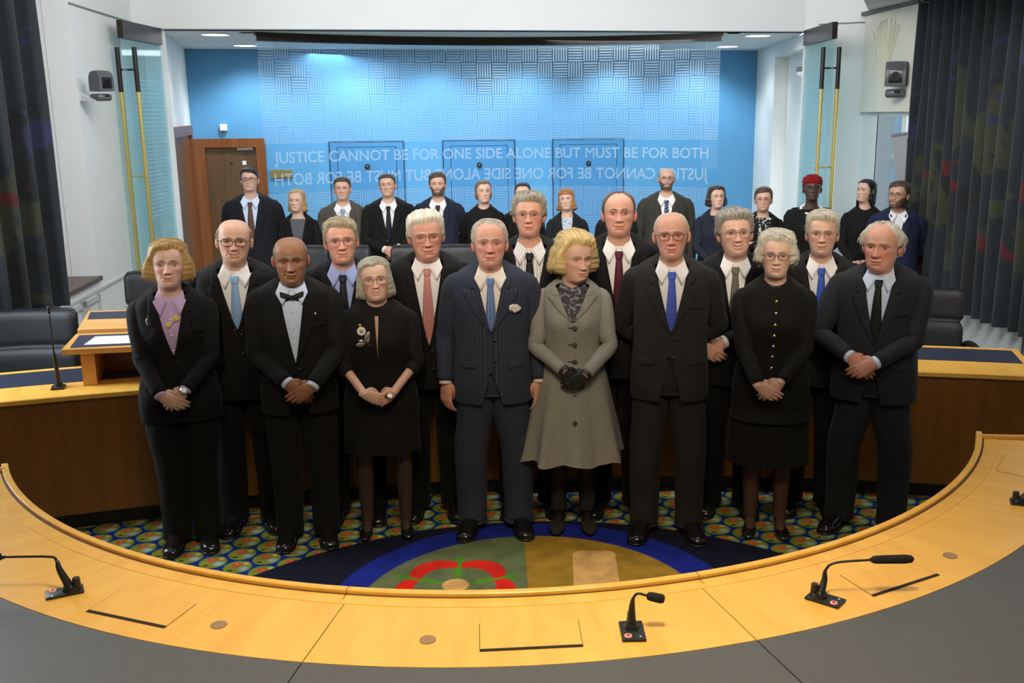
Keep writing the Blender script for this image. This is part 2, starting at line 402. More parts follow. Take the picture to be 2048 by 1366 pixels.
    c = mixc(nt, mth(nt, 'LESS_THAN', ln(qx, qy), 0.05), c, srgb(232, 180, 112))
    mr = N(nt, 'ShaderNodeMapRange'); mr.inputs[1].default_value = 0.3; mr.inputs[2].default_value = 0.7; mr.inputs[3].default_value = 0.6; mr.inputs[4].default_value = 0.95
    L(nt, no.outputs[0], mr.inputs[0])
    sc = N(nt, 'ShaderNodeVectorMath', operation='SCALE'); L(nt, c, sc.inputs[0]); L(nt, mr.outputs[0], sc.inputs['Scale'])
    L(nt, sc.outputs[0], b.inputs['Base Color']); b.inputs['Roughness'].default_value = 0.95; b.inputs['Specular IOR Level'].default_value = 0.15
    n2 = N(nt, 'ShaderNodeTexNoise'); n2.inputs['Scale'].default_value = 260; L(nt, tc.outputs['Object'], n2.inputs[0])
    bp = N(nt, 'ShaderNodeBump'); bp.inputs['Strength'].default_value = 0.5; bp.inputs['Distance'].default_value = 0.006; L(nt, n2.outputs[0], bp.inputs['Height']); L(nt, bp.outputs[0], b.inputs['Normal'])
    return m
slab('floor', [(-6, -1.6), (6, -1.6), (6, 14.6), (-6, 14.6)], -0.12, 0.0, carpet_mat())
slab('ceiling', [(-6, -1.6), (6, -1.6), (6, 11), (-6, 11)], 4.3, 4.4, M_CEIL)
slab('ceiling_alcove', [(-3.75, 9.96), (2.65, 10.83), (3.1, 14.2), (-4.9, 13.1)], ZC, ZC + 0.12, M_CEIL)
slab('ceiling_bay', [RC, (3.75, 6.8), (2.2, 6.8), (2.78, 9.25)], 3.20, 4.3, M_CEIL)
wall('wall_back', BL, BR, 0, ZC, 0.12, M_BLUE)
wall('wall_over_opening', (-4.1, 9.79), (3.2, 10.777), ZC, 4.3, 0.25)
wall('wall_jamb_left', WL0, OL, 0, ZC, 0.14)
wall('wall_alcove_left', OL, BL, 0, ZC, 0.12)
wall('wall_left', LC, WL0, 0, 4.3, 0.2)
wall('wall_under_window_left', LD, LC, 0, 0.93, 0.2)
wall('wall_flare_left', (-4.6, 5.0), LD, 0, 0.93, 0.2)
wall('wall_reveal_left', (-4.6, 8.02), LC, 0.93, 4.3, 0.15)
wall('wall_near_left', (-5.2, -1.6), (-5.2, 8.1), 0, 4.3, 0.15)
wall('wall_near_right', (5.0, 7.2), (5.0, -1.6), 0, 4.3, 0.15)
wall('wall_rear', (5.2, -1.5), (-5.3, -1.5), 0, 4.3, 0.15)
wall('wall_right', OR, RC, 0, 4.3, 0.2)
RD = (3.72, 6.0)
wall('wall_under_window_right', RC, RD, 0, 0.66, 0.2, M_PANEL)
wall('wall_pier_right', along(RC, RD, 3.45), along(RC, RD, 6.0), 0.66, 4.3, 0.2)
wall('wall_pier_far_right', RC, along(RC, RD, 0.24), 0.66, 4.3, 0.2)
wall('wall_over_window_right', along(RC, RD, 0.24), along(RC, RD, 3.45), 2.34, 4.3, 0.2)
# the right side wall of the alcove has a shallow niche
RA, RB = OR, BR
A1, A2 = (2.78, 12.75), (2.70, 11.0)
mb = MB()
mb.wallbox(BR, A1, 0, ZC, 0.3); mb.wallbox(A1, A2, 2.90, ZC, 0.3); mb.wallbox(A2, (2.63, 10.74), 0, ZC, 0.3)
mb.wallbox((A1[0] + .16, A1[1]), (A2[0] + .16, A2[1]), 0, 2.9, 0.14)
struct(mb.build('wall_alcove_right', M_WHITE, smooth=False))
# groove between wall and upper wall
def trim(name, a, b, z0, z1, th, m): return wall(name, a, b, z0, z1, th, m)
e = 0.004
trim('trim_1', along(WL0, LC, 0.0, 0), along(WL0, LC, 1.81, 0), 3.092, 3.108, 0.006, plain('groove_grey', (0.2, 0.21, 0.22), 0.8))
trim('trim_2', RC, along(RC, OR, 0.5), 3.102, 3.116, 0.006, MATS['groove_grey'])
trim('baseboard_back', BR, BL, 0, 0.12, 0.02, M_WHITE)
trim('trim_3', along(WL0, LC, 0.3), LC, 0.845, 0.865, 0.015, M_PANEL)
trim('trim_4', LC, LD, 0.845, 0.865, 0.015, M_PANEL)
slab('trim_5', [(-3.70, 8.12), (-3.58, 7.15), (-4.2, 7.1), (-4.4, 8.06)], 0.93, 0.965, M_SILL)
slab('trim_6', [along(RC, RD, 3.3, -.10), along(RC, RD, 6, -.10), along(RC, RD, 6, .1), along(RC, RD, 3.3, .1)], 0.66, 0.70, M_SILL)
# panelled radiator casings under the windows
mb = MB()
for d0, d1 in ((0.05, 0.42), (0.46, 0.88)):
    a_, b_ = along(LC, LD, d0), along(LC, LD, d1)
    for z0, z1 in ((0.78, 0.82), (0.12, 0.16)): mb.wallbox(a_, b_, z0, z1, 0.02)
    mb.wallbox(a_, along(LC, LD, d0 + .03), 0.12, 0.82, 0.02); mb.wallbox(along(LC, LD, d1 - .03), b_, 0.12, 0.82, 0.02)
struct(mb.build('trim_7', M_PANEL, smooth=False))
mb = MB()
for d in (3.1, 3.5, 3.9): mb.wallbox(along(RC, RD, d, 0), along(RC, RD, d + 0.012, 0), 0.1, 0.62, -0.012)
struct(mb.build('trim_8', MATS['groove_grey'], smooth=False))

# left alcove doorway (brown frame, dark opening)
dl = along(OL, BL, 0.30), along(OL, BL, 2.70)
d2 = struct(empty('door_2', (0, 0, 0)))
def lwall(d0, d1, z0, z1, th, name, m, par):
    mb = MB(); mb.wallbox(along(OL, BL, d0), along(OL, BL, d1), z0, z1, -th); return mb.build(name, m, par, smooth=False)
lwall(0.36, 2.66, 2.02, 2.13, 0.05, 'frame_head', M_BROWN, d2)
lwall(2.50, 2.66, 0, 2.02, 0.05, 'frame_post', M_BROWN, d2)
lwall(0.36, 0.46, 0, 2.02, 0.05, 'frame_post', M_BROWN, d2)
lwall(0.46, 1.48, 0.01, 2.02, 0.015, 'door_leaf', M_DARKW, d2); lwall(1.50, 2.50, 0.01, 2.02, 0.015, 'door_leaf', M_BROWN, d2)
# brown door in the blue wall
bu = np.array(BR) - np.array(BL); bu = bu / np.linalg.norm(bu); bn = np.array([bu[1], -bu[0]])   # bn looks into the room
def bp(x, z, off=0.0):     # point on the rear wall by world x
    t = (x - BL[0]) / bu[0]; p = np.array(BL) + bu * t + bn * off; return (p[0], p[1], z)
def bbox(x0, x1, z0, z1, th, name, m, par, base=0.0):
    mb = MB(); a = bp(x0, 0, base)[:2]; b = bp(x1, 0, base)[:2]; mb.wallbox(b, a, z0, z1, th); return mb.build(name, m, par, smooth=False)
d1 = struct(empty('door_1', bp(-4.1, 0)))
d1.location = (0, 0, 0)
bbox(-4.49, -3.64, 1.85, 1.96, 0.06, 'frame_head', M_BROWN, d1)
bbox(-4.49, -4.37, 0, 1.85, 0.06, 'frame_post', M_BROWN, d1); bbox(-3.75, -3.64, 0, 1.85, 0.06, 'frame_post', M_BROWN, d1)
bbox(-4.37, -3.75, 0.01, 1.85, 0.012, 'door_leaf', M_DARKW, d1)
bbox(-3.98, -3.79, 1.815, 1.845, 0.05, 'door_closer', M_STEEL, d1)
mb = MB(); mb.ell(bp(-4.06, 1.66, 0.02), (0.012, 0.012, 0.014)); mb.build('spy_hole', M_BLK, d1)
bbox(-3.93, -3.885, 1.63, 1.68, 0.018, 'door_sign', M_PAPER, d1)
# three flush blue doors
for k, (x0, x1) in enumerate(((-2.86, -1.91), (-1.42, -0.47), (0.02, 0.99))):
    d = struct(empty('door_%d' % (k + 3)))
    g = 0.014
    bbox(x0, x0 + g, 0, 1.90, 0.012, 'shadow_gap', M_GAP, d); bbox(x1 - g, x1, 0, 1.90, 0.012, 'shadow_gap', M_GAP, d); bbox(x0, x1, 1.90, 1.912, 0.012, 'shadow_gap', M_GAP, d)
    bbox(x0 + g, x1 - g, 0.01, 1.90, 0.008, 'door_frame', M_BLUED, d)
    bbox(x0 + .10, x0 + .108, 0.01, 1.83, 0.011, 'leaf_groove', M_GAP, d); bbox(x1 - .108, x1 - .10, 0.01, 1.83, 0.011, 'leaf_groove', M_GAP, d); bbox(x0 + .10, x1 - .10, 1.83, 1.838, 0.011, 'leaf_groove', M_GAP, d)
    bbox(x0 + .108, x1 - .108, 0.01, 1.83, 0.016, 'door_leaf', M_BLUED, d)
    mb = MB(); c = bp((x0 + x1) / 2, 1.585, 0.016); c2 = bp((x0 + x1) / 2, 1.585, 0.035)
    mb.tube([c, c2], [0.036, 0.033], 16); lk = mb.build('lock_plate', M_BLK, d, sharp=40)
    mb = MB(); mb.tube([c2, bp((x0 + x1) / 2, 1.585, 0.05)], [0.014, 0.011], 10); mb.build('lock_knob', M_GREY, lk)
o = bbox(-3.60, -3.33, 1.46, 1.56, 0.025, 'wall_plaque', plain('aged_brass', srgb(150, 128, 78), 0.4, metal=0.4), None); tag(o, 'small brass plaque on blue wall beside brown door', 'plaque')
t = empty('wall_sensor', bp(-4.12, 2.08), 0, 'small white sensor box high on blue wall above brown door', 'sensor'); t.location = (0, 0, 0)
bbox(-4.165, -4.085, 2.06, 2.14, 0.06, 'housing', M_PLASTICW, t)
mb = MB(); mb.ell(bp(-4.125, 2.05, 0.045), (0.02, 0.03, 0.02)); mb.build('sensor_eye', M_GREY, t)

# window on the right with blind, and the yard outside
w1 = struct(empty('window_1'))
def rw(d0, d1, z0, z1, th, name, m, par, base=0.0):
    mb = MB(); mb.wallbox(along(RC, RD, d0, base), along(RC, RD, d1, base), z0, z1, th); return mb.build(name, m, par, smooth=False)
for z0, z1 in ((0.66, 0.78), (2.20, 2.34)): rw(0.24, 3.45, z0, z1, 0.03, 'frame_rail', M_WHITE, w1, 0.0)
for d in (0.24, 0.86, 1.02, 1.6, 1.76, 2.5, 3.3): rw(d, d + 0.09, 0.78, 2.20, 0.02, 'frame_post', M_WHITE, w1, 0.0)
for d0, d1 in ((0.33, 0.86), (1.11, 1.60), (1.85, 2.5), (2.59, 3.3)):
    rw(d0, d1, 0.78, 2.20, 0.006, 'pane', M_PANE, w1, 0.010)
    for a, b_ in ((d0, d0 + .012), (d1 - .012, d1)): rw(a, b_, 0.78, 2.20, 0.004, 'gasket', M_BLK, w1, 0.004)
wl = empty('roller_blind', (0, 0, 0), 0, 'cream roller blind with faint tree pattern pulled halfway over right window', 'blind')
rw(0.05, 1.36, 2.26, 3.2, 0.012, 'blind_fabric', M_BLIND, wl, -0.06); rw(0.05, 1.36, 2.235, 2.262, 0.03, 'hem_bar', M_BLIND, wl, -0.07)
rw(0.03, 1.38, 3.165, 3.2, 0.06, 'top_casing', plain('blind_case', (0.12, 0.12, 0.12), 0.6), wl, -0.1)
t = empty('dome_sensor', (2.70, 11.0, 2.66), 0, 'small white dome camera in the niche of the right alcove wall', 'camera')
mb = MB(); mb.tube([(0, 0, 0.05), (0, 0, 0.0)], [0.07, 0.07], 18); mb.build('housing', M_GREY, t, sharp=40)
mb = MB(); mb.ell((0, 0, -0.005), (0.058, 0.058, 0.055), 18, 9); mb.build('dome', M_PLASTICW, t)
o = lwall(0.13, 0.17, 2.16, 2.36, 0.012, 'wall_slot', M_GREY, None); tag(o, 'narrow dark slot plate on white alcove wall above the side doorway', 'plate')
# faint tree print on the blind
mb = MB()
def bl(d, z): p = along(RC, RD, d, -0.0645); return (p[0], p[1], z)
rr = random.Random(3)
for k in range(26):
    d = 0.55; z = 2.45; pth = [bl(d, z)]; ang = rr.uniform(-.5, .5)
    for s_ in range(5):
        d += 0.11 * sin(ang) ; z += 0.13 * cos(ang) ; ang += rr.uniform(-.35, .35); d = min(max(d, .1), 1.3); z = min(z, 3.1); pth.append(bl(d, z))
    mb.tube(pth, [0.010, .009, .008, .006, .004, .003], 4, flat=1)
o = mb.build('tree_print', plain('blind_print', srgb(220, 215, 190), 0.9), wl); o['kind'] = 'stuff'
mb = MB(); mb.wallbox((3.45, 12.6), (8.0, 12.6), -0.5, 6, 0.2); struct(mb.build('wall_outside', plain('outside_wall', (0.80, 0.84, 0.86), 0.8), smooth=False))
w2 = struct(empty('window_2'))
mb = MB()
for x in (4.14, 4.52, 4.90): mb.box((x, 12.57, 1.7), (0.06, 0.06, 1.5))
for z in (1.0, 1.69, 2.45): mb.box((4.52, 12.56, z), (0.82, 0.07, 0.06))
mb.build('frame', M_WHITE, w2, smooth=False)
mb = MB(); mb.box((4.52, 12.59, 1.7), (0.76, 0.02, 1.45)); mb.build('pane', plain('outside_pane', (0.45, 0.58, 0.66), 0.3), w2, smooth=False)
# grey board leaning in front of the window
bo = empty('leaning_board', (0, 0, 0), 0, 'tall thin grey board leaning in front of right window frame', 'board')
mb = MB(); mb.box((0, 0, 0), (0.028, 0.13, 0.95), bev=0.006); o = mb.build('panel', plain('board_grey', (0.33, 0.33, 0.34), 0.6), bo, sharp=40)
mb = MB(); mb.box((0, 0, 0.485), (0.036, 0.138, 0.03), bev=0.004); mb.build('end_cap', plain('board_edge', (0.18, 0.18, 0.19), 0.5), bo, sharp=40)
bo.location = (3.285, 9.32, 1.55); bo.rotation_euler = (R(-9), R(-3), R(50))

# downlights in the alcove ceiling (visible ones)
for (x, y), lb in zip(((-3.39, 10.53), (-3.58, 12.17), (2.24, 11.18), (2.22, 12.96)),
                      ('round recessed downlight left of glass screen, nearer one', 'round recessed downlight left of glass screen, farther one near blue wall',
                       'round recessed downlight right of glass screen, nearer one', 'round recessed downlight right of glass screen, farther one near blue wall')):
    t = empty('downlight', (x, y, ZC), 0, lb, 'ceiling light', 'alcove downlights')
    th = np.linspace(0, 2 * pi, 24, endpoint=False)
    ring = lambda r, z: np.stack([r * np.cos(th), r * np.sin(th), np.full(24, z)], -1)
    mb = MB(); mb.grid([ring(0.155, 0), ring(0.152, -0.012), ring(0.135, -0.012), ring(0.132, -0.004)]); mb.build('trim_ring', M_PLASTICW, t)
    mb = MB(); mb.grid([ring(0.134, -0.005), ring(0.07, -0.012)], cap1=True); mb.build('diffuser', M_LAMP, t)
    lamp('SPOT', 'downlight_beam', (x, y, ZC - 0.03), (x, y, 0), 30, (0.9, 0.96, 1.0), 0.1, angle=140)
for x, y, lb in ((-3.02, 10.35, 'small black slot vent in alcove ceiling left of screen'), (1.92, 10.85, 'small black slot vent in alcove ceiling right of screen')):
    mb = MB(); mb.box((x, y, ZC - 0.003), (0.14, 0.03, 0.006)); mb.box((x, y, ZC - 0.008), (0.10, 0.012, 0.006)); tag(mb.build('slot_vent', M_BLK, smooth=False), lb, 'vent')

# glass screen: five curved panels with etched bars and lettering -------------
AC, AR = np.array([-0.2, 6.98]), 4.3017
A0, A1_ = 129.2, 62.5
def arcp(a, z, off=0.0):
    r = AR + off; return (AC[0] + r * cos(R(a)), AC[1] + r * sin(R(a)), z)
scr = empty('glass_screen', (0, 0, 0), 0, 'tall curved glass screen with etched bars and lettering before blue wall', 'screen')
mb = MB(); aa = np.linspace(A0 + .15, A1_ - .15, 60)
prof = [(-0.03, 2.965), (0.03, 2.965), (0.03, ZC), (-0.03, ZC)]
mb.grid([[arcp(a, z, o_) for o_, z in prof] for a in aa], True, False, False); 
for a in (aa[0], aa[-1]): mb.raw([arcp(a, z, o_) for o_, z in prof], [(0, 1, 2, 3)])
mb.build('head_rail', M_METAL, scr, sharp=30)
mb = MB(); prof = [(-0.03, 0.0), (0.03, 0.0), (0.03, 0.06), (-0.03, 0.06)]
mb.grid([[arcp(a, z, o_) for o_, z in prof] for a in aa]); mb.build('floor_rail', M_METAL, scr, sharp=30)
cuts = [129.2, 115.35, 102.47, 89.3, 73.58, 62.5]
NC = 30; da = (A0 - A1_) / NC; ch = AR * R(da)
etch_rng = random.Random(11)
for k in range(5):
    a0, a1 = cuts[k] - 0.03, cuts[k + 1] + 0.03
    an = np.linspace(a0, a1, 14)
    mb = MB(); prof = [(-0.006, 0.06), (0.006, 0.06), (0.006, 2.965), (-0.006, 2.965)]
    mb.grid([[arcp(a, z, o_) for o_, z in prof] for a in an])
    for a in (an[0], an[-1]): mb.raw([arcp(a, z, o_) for o_, z in prof], [(0, 1, 2, 3)])
    pane = mb.build('pane', M_GLASS, scr, sharp=30)
    mb = MB()
    for r_ in range(17):
        z1 = 2.955 - r_ * ch
        if r_ == 0: pass
        if 6 <= r_ <= 8: continue          # clear band for the lettering
        z0 = z1 - ch
        if z0 < 0.1: continue
        for c_ in range(NC):
            c0 = A0 - c_ * da
            if not (a1 <= c0 - da / 2 <= a0): continue
            if r_ == 0 and c_ in (1, 2, 3, 26, 27, 28): zt = z1 - 0.05
            else: zt = z1
            if (r_ + c_) % 2:
                for q in range(6):
                    b0 = c0 - da * (q + 0.12) / 6; b1 = b0 - da * 0.60 / 6
                    mb.raw([arcp(b0, z0 + .004, -.0075), arcp(b1, z0 + .004, -.0075), arcp(b1, zt - .004, -.0075), arcp(b0, zt - .004, -.0075)], [(0, 1, 2, 3)])
            else:
                for q in range(6):
                    y0 = z0 + ch * (q + 0.15) / 6; y1 = y0 + ch * 0.60 / 6
                    if y1 > zt: continue
                    b0, bm, b1 = c0 - da * .03, c0 - da / 2, c0 - da * .97
                    mb.raw([arcp(b0, y0, -.0075), arcp(bm, y0, -.0075), arcp(b1, y0, -.0075), arcp(b1, y1, -.0075), arcp(bm, y1, -.0075), arcp(b0, y1, -.0075)], [(0, 1, 4, 5), (1, 2, 3, 4)])
    o = mb.build('etched_bars', M_ETCH, pane, smooth=False); o['kind'] = 'stuff'
def text_letters(off):
    cu = bpy.data.curves.new('txt', 'FONT'); cu.body = 'JUSTICE CANNOT BE FOR ONE SIDE ALONE BUT MUST BE FOR BOTH'; cu.resolution_u = 3; cu.offset = off
    o = bpy.data.objects.new('txt', cu); COL.objects.link(o)
    dg = bpy.context.evaluated_depsgraph_get(); ev = o.evaluated_get(dg); me = ev.to_mesh()
    V = np.array([v.co[:] for v in me.vertices]); F = [tuple(p.vertices) for p in me.polygons]; ev.to_mesh_clear(); bpy.data.objects.remove(o); bpy.data.curves.remove(cu)
    par = list(range(len(V)))
    def root_(i):
        while par[i] != i: par[i] = par[par[i]]; i = par[i]
        return i
    for f in F:
        for i in f[1:]: par[root_(i)] = root_(f[0])
    isl = {}
    for f in F: isl.setdefault(root_(f[0]), []).append(f)
    out = []
    for fs in isl.values():
        ids = sorted({i for f in fs for i in f}); mp = {i: n for n, i in enumerate(ids)}; out.append((V[ids], [tuple(mp[i] for i in f) for f in fs]))
    return sorted(out, key=lambda t: t[0][:, 0].mean())
thin_, bold_ = text_letters(0.0), text_letters(0.013)
LETTERS = []
if len(bold_) >= len(thin_):
    for V_, F_ in thin_:     # a bold letter where its outline stays clean, else the regular one
        c = V_[:, 0].mean(); m = [b for b in bold_ if abs(b[0][:, 0].mean() - c) < .04]
        ch_ = 'JUSTICECANNOTBEFORONESIDEALONEBUTMUSTBEFORBOTH'[len(LETTERS)] if len(thin_) == 46 else '?'
        LETTERS.append(m[0] if len(m) == 1 and ch_ != 'M' else (V_, F_))
else: LETTERS = thin_
def lettering(mirror, z0, h, name, a_l, a_r):
    A_ = np.vstack([v for v, f in LETTERS]); x0, x1 = A_[:, 0].min(), A_[:, 0].max(); y0, y1 = A_[:, 1].min(), A_[:, 1].max()
    for V, F in LETTERS:
        t = (V[:, 0] - x0) / (x1 - x0); z = z0 + (V[:, 1] - y0) / (y1 - y0) * h
        if mirror: t = 1 - t
        P = np.array([arcp(a_l + (a_r - a_l) * q, w, -0.0085) for q, w in zip(t, z)])
        mb = MB(); mb.raw(P, F); ob = mb.build(name, M_ETEXT, scr, smooth=False)
        if mirror: ob['label'] = 'mirror-written etched letter'
lettering(False, 1.722, 0.152, 'letter', 127.9, 63.9)
lettering(True, 1.49, 0.165, 'letter', 128.0, 63.8)

# glass entrance doors, left and right --------------------------------------
def glass_door(name, hinge, free, label):
    t = empty(name, (0, 0, 0), 0, label, 'glass door')
    h = np.array(hinge); f = np.array(free); u = (f - h) / np.linalg.norm(f - h); n = np.array([-u[1], u[0]]); ln = np.linalg.norm(f - h)
    P = lambda d, off, z: (*(h + u * d + n * off), z)
    def bx(d0, d1, z0, z1, th, nm, m, par):
        V = [P(d, o_, z) for z in (z0, z1) for d, o_ in ((d0, -th / 2), (d1, -th / 2), (d1, th / 2), (d0, th / 2))]
        mb = MB(); mb.raw(V, [(0, 1, 5, 4), (1, 2, 6, 5), (2, 3, 7, 6), (3, 0, 4, 7), (3, 2, 1, 0), (4, 5, 6, 7)], 0, None, np.array([(v[1], v[2]) for v in V])); return mb.build(nm, m, par, smooth=False)
    bx(0, ln, 2.90, 3.05, 0.05, 'head_rail', M_METAL, t)
    pn = bx(0, ln, 0.04, 2.90, 0.012, 'pane', M_DGLASS, t)
    mb = MB()
    for k in range(34):
        z = 2.55 - k * 0.037
        for s_ in (0.0075,):
            V = [P(d, s_, z + zz) for d, zz in ((0.06, 0), (ln - .16, 0), (ln - .16, .015), (0.06, .015))]
            mb.raw(V, [(0, 1, 2, 3)])
    o = mb.build('etched_bars', M_DETCH, pn, smooth=False); o['kind'] = 'stuff'
    for s_ in (-0.075, 0.075):
        mb = MB(); mb.tube([P(ln - .08, s_, 0.25), P(ln - .08, s_, 2.45)], 0.019, 12); hd = mb.build('pull_handle', M_BRASS, t, sharp=40)
        mb = MB(); mb.tube([P(ln - .08, s_, 2.45), P(ln - .08, s_, 2.83)], 0.021, 12); mb.build('handle_grip', M_METAL, hd, sharp=40)
    for z, m in ((2.64, M_METAL), (1.72, M_BRASS), (0.5, M_BRASS)):
        mb = MB(); mb.tube([P(ln - .08, -.075, z), P(ln - .08, .075, z)], 0.009, 8); mb.build('handle_bar', m, t, sharp=40)
glass_door('glass_door', (-3.70, 9.84), (-3.70, 8.95), 'open glass door with tall brass pull handles at the white wall with brown side door')
glass_door('glass_door', (2.62, 10.62), (2.64, 9.62), 'open glass door with tall brass pull handles beside the half-closed cream blind')

# curtains -------------------------------------------------------------------
def curtain_mat():
    m, nt, b = newmat('flowered_dark_curtain')
    tc = N(nt, 'ShaderNodeTexCoord'); uv = tc.outputs['UV']
    def blobs(scale, th, seed, stretch=(1, 1, 1)):
        mp = N(nt, 'ShaderNodeMapping'); mp.inputs['Location'].default_value = (seed, seed * 1.7, 0); mp.inputs['Scale'].default_value = stretch; L(nt, uv, mp.inputs[0])
        no = N(nt, 'ShaderNodeTexNoise'); no.inputs['Scale'].default_value = scale; no.inputs['Detail'].default_value = 3; no.inputs['Distortion'].default_value = 0.8; L(nt, mp.outputs[0], no.inputs[0])
        mr = N(nt, 'ShaderNodeMapRange'); mr.inputs[1].default_value = th; mr.inputs[2].default_value = th + 0.02; L(nt, no.outputs[0], mr.inputs[0]); return mr.outputs[0]
    sp = N(nt, 'ShaderNodeSeparateXYZ'); L(nt, uv, sp.inputs[0])
    def band(z0, z1):
        return mth(nt, 'MULTIPLY', mth(nt, 'GREATER_THAN', sp.outputs[1], z0), mth(nt, 'LESS_THAN', sp.outputs[1], z1))
    c = mixc(nt, mth(nt, 'MULTIPLY', blobs(2.2, 0.58, 3.1, (1, .5, 1)), 0.8), srgb(22, 30, 35), srgb(11, 14, 17))
    c = mixc(nt, mth(nt, 'MULTIPLY', mth(nt, 'MULTIPLY', blobs(2.4, 0.55, 7.7, (1.3, .6, 1)), band(0.95, 2.6)), 0.7), c, srgb(50, 54, 28))
    c = mixc(nt, mth(nt, 'MULTIPLY', blobs(3.4, 0.62, 1.3), band(1.9, 3.2)), c, srgb(34, 36, 66))
    c = mixc(nt, mth(nt, 'MULTIPLY', blobs(2.3, 0.60, 5.2, (1.6, 1.0, 1)), band(1.15, 1.85)), c, srgb(74, 14, 16))
    c = mixc(nt, mth(nt, 'MULTIPLY', blobs(9, 0.64, 9.9, (3, .6, 1)), 0.9), c, srgb(14, 18, 20))
    L(nt, c, b.inputs['Base Color']); b.inputs['Roughness'].default_value = 0.85; b.inputs['Sheen Weight'].default_value = 0.2
    return m
M_CURT = curtain_mat()
def curtain(name, pts, z0, z1, label, pitch=0.17, amp=0.055, seed=1):
    t = empty(name, (0, 0, 0), 0, label, 'curtain')
    P = cr(pts, 200); d = np.linalg.norm(np.diff(P, axis=0), axis=1); s_ = np.concatenate([[0], np.cumsum(d)]); tot = s_[-1]
    n = int(tot / 0.012); q = np.linspace(0, tot, n); X = np.interp(q, s_, P[:, 0]); Y = np.interp(q, s_, P[:, 1])
    T = np.stack([np.gradient(X), np.gradient(Y)], 1); T /= np.linalg.norm(T, axis=1)[:, None]; Nn = np.stack([-T[:, 1], T[:, 0]], 1)
    zs = np.linspace(z0, z1, 26); rg = np.random.default_rng(seed); ph = np.cumsum(rg.uniform(0.7, 1.3, n)) / n * tot / pitch * 2 * pi
    G = []
    for z in zs:
        k = (z - z0) / (z1 - z0)
        w = np.sin(ph + 0.5 * np.sin(k * 3 + ph * .11)); w = np.sign(w) * np.abs(w) ** 0.8
        a = amp * (1.15 - 0.3 * k) * w + 0.012 * np.sin(ph * .37 + 4 * k)
        G.append(np.c_[X + Nn[:, 0] * a, Y + Nn[:, 1] * a, np.full(n, z)])
    G = np.array(G)
    uv = np.stack([np.broadcast_to(q * 1.0, (26, n)), np.broadcast_to(zs[:, None], (26, n))], -1)
    Bk = G + np.r_[Nn.mean(0) * 0.012, 0]
    mb = MB(); mb.grid(G, False, uv=uv); mb.grid(Bk, False, uv=uv)
    mb.grid([G[0], Bk[0]], False); mb.grid([G[:, 0], Bk[:, 0]], False); mb.grid([G[:, -1], Bk[:, -1]], False)
    mb.build('cloth', M_CURT, t)
    mb = MB(); mb.tube([(*p, z1 + .03) for p in np.array(pts)], 0.018, 8, res=20); mb.build('curtain_rail', M_METAL, t)
curtain('curtain', [(-3.58, 7.20), (-3.72, 6.8), (-3.95, 6.3), (-4.3, 5.6)], 0.90, 4.15, 'dark floral curtain hanging at the left beside the white window reveal', seed=3)
curtain('curtain', [(3.24, 9.15), (3.26, 8.6), (3.32, 8.0), (3.40, 7.4), (3.47, 6.95)], 0.64, 3.15, 'dark teal floral curtain hanging at the right beside the cream blind', seed=6)

# cameras on the wall brackets -------------------------------------------------
def ptz(loc, rz, wall_dir, label, sc=1.0):
    t = empty('video_camera', loc, rz, label, 'camera', 'wall cameras'); t.scale = (sc, sc, sc)
    mb = MB(); mb.box((0, 0.02, 0.0), (0.17, 0.16, 0.075), bev=0.02); mb.build('base', M_GREY, t, sharp=50)
    mb = MB()
    prof = [(-.105, .06), (-.11, .12), (-.108, .20), (-.09, .255), (-.03, .285), (.05, .27), (.085, .22), (.09, .12), (.085, .06)]
    G = [[(x, y * k, 0.16 + (z - .16) * (0.97 if abs(x) > .08 else 1)) for y, z in prof] for x, k in ((-.092, .9), (-.086, 1), (0, 1.02), (.086, 1), (.092, .9))]
    mb.grid(G, True, True, True); mb.build('head', M_GREY, t, sharp=50)
    mb = MB(); mb.box((0, -.102, .15), (.125, .02, .125), bev=.02); fp = mb.build('front_window', M_LENSB, t, sharp=40)
    mb = MB(); mb.tube([(0, -.104, .15), (0, -.122, .15)], [.042, .040], 20); mb.tube([(0, -.122, .15), (0, -.121, .15)], [.033, .0], 20); mb.build('lens', M_LENSB, fp, sharp=40)
    mb = MB(); mb.box((0.02, -.062, .015), (.05, .01, .02)); mb.build('sensor_strip', M_BLK, t)
    w = Vector(wall_dir)
    mb = MB(); mb.raw([(-.09, .0, -.04), (.09, .0, -.04), (.09, .0, -.03), (-.09, .0, -.03)] + [(w.x - .09 * w.y, w.y + .09 * w.x, -.04), (w.x + .09 * w.y, w.y - .09 * w.x, -.04), (w.x + .09 * w.y, w.y - .09 * w.x, .06), (w.x - .09 * w.y, w.y + .09 * w.x, .06)],
                      [(0, 1, 5, 4), (3, 2, 6, 7), (0, 3, 7, 4), (1, 2, 6, 5), (0, 1, 2, 3), (4, 5, 6, 7)]); mb.build('bracket', M_PLASTICW, t, smooth=False)
ptz((-3.54, 8.1, 2.39), R(58), (-.09, .30, 0), 'grey video camera on bracket of left white wall', .72)
ptz((3.17, 9.42, 2.40), R(-22), (.20, .02, 0), 'dark video camera on bracket before the cream blind')
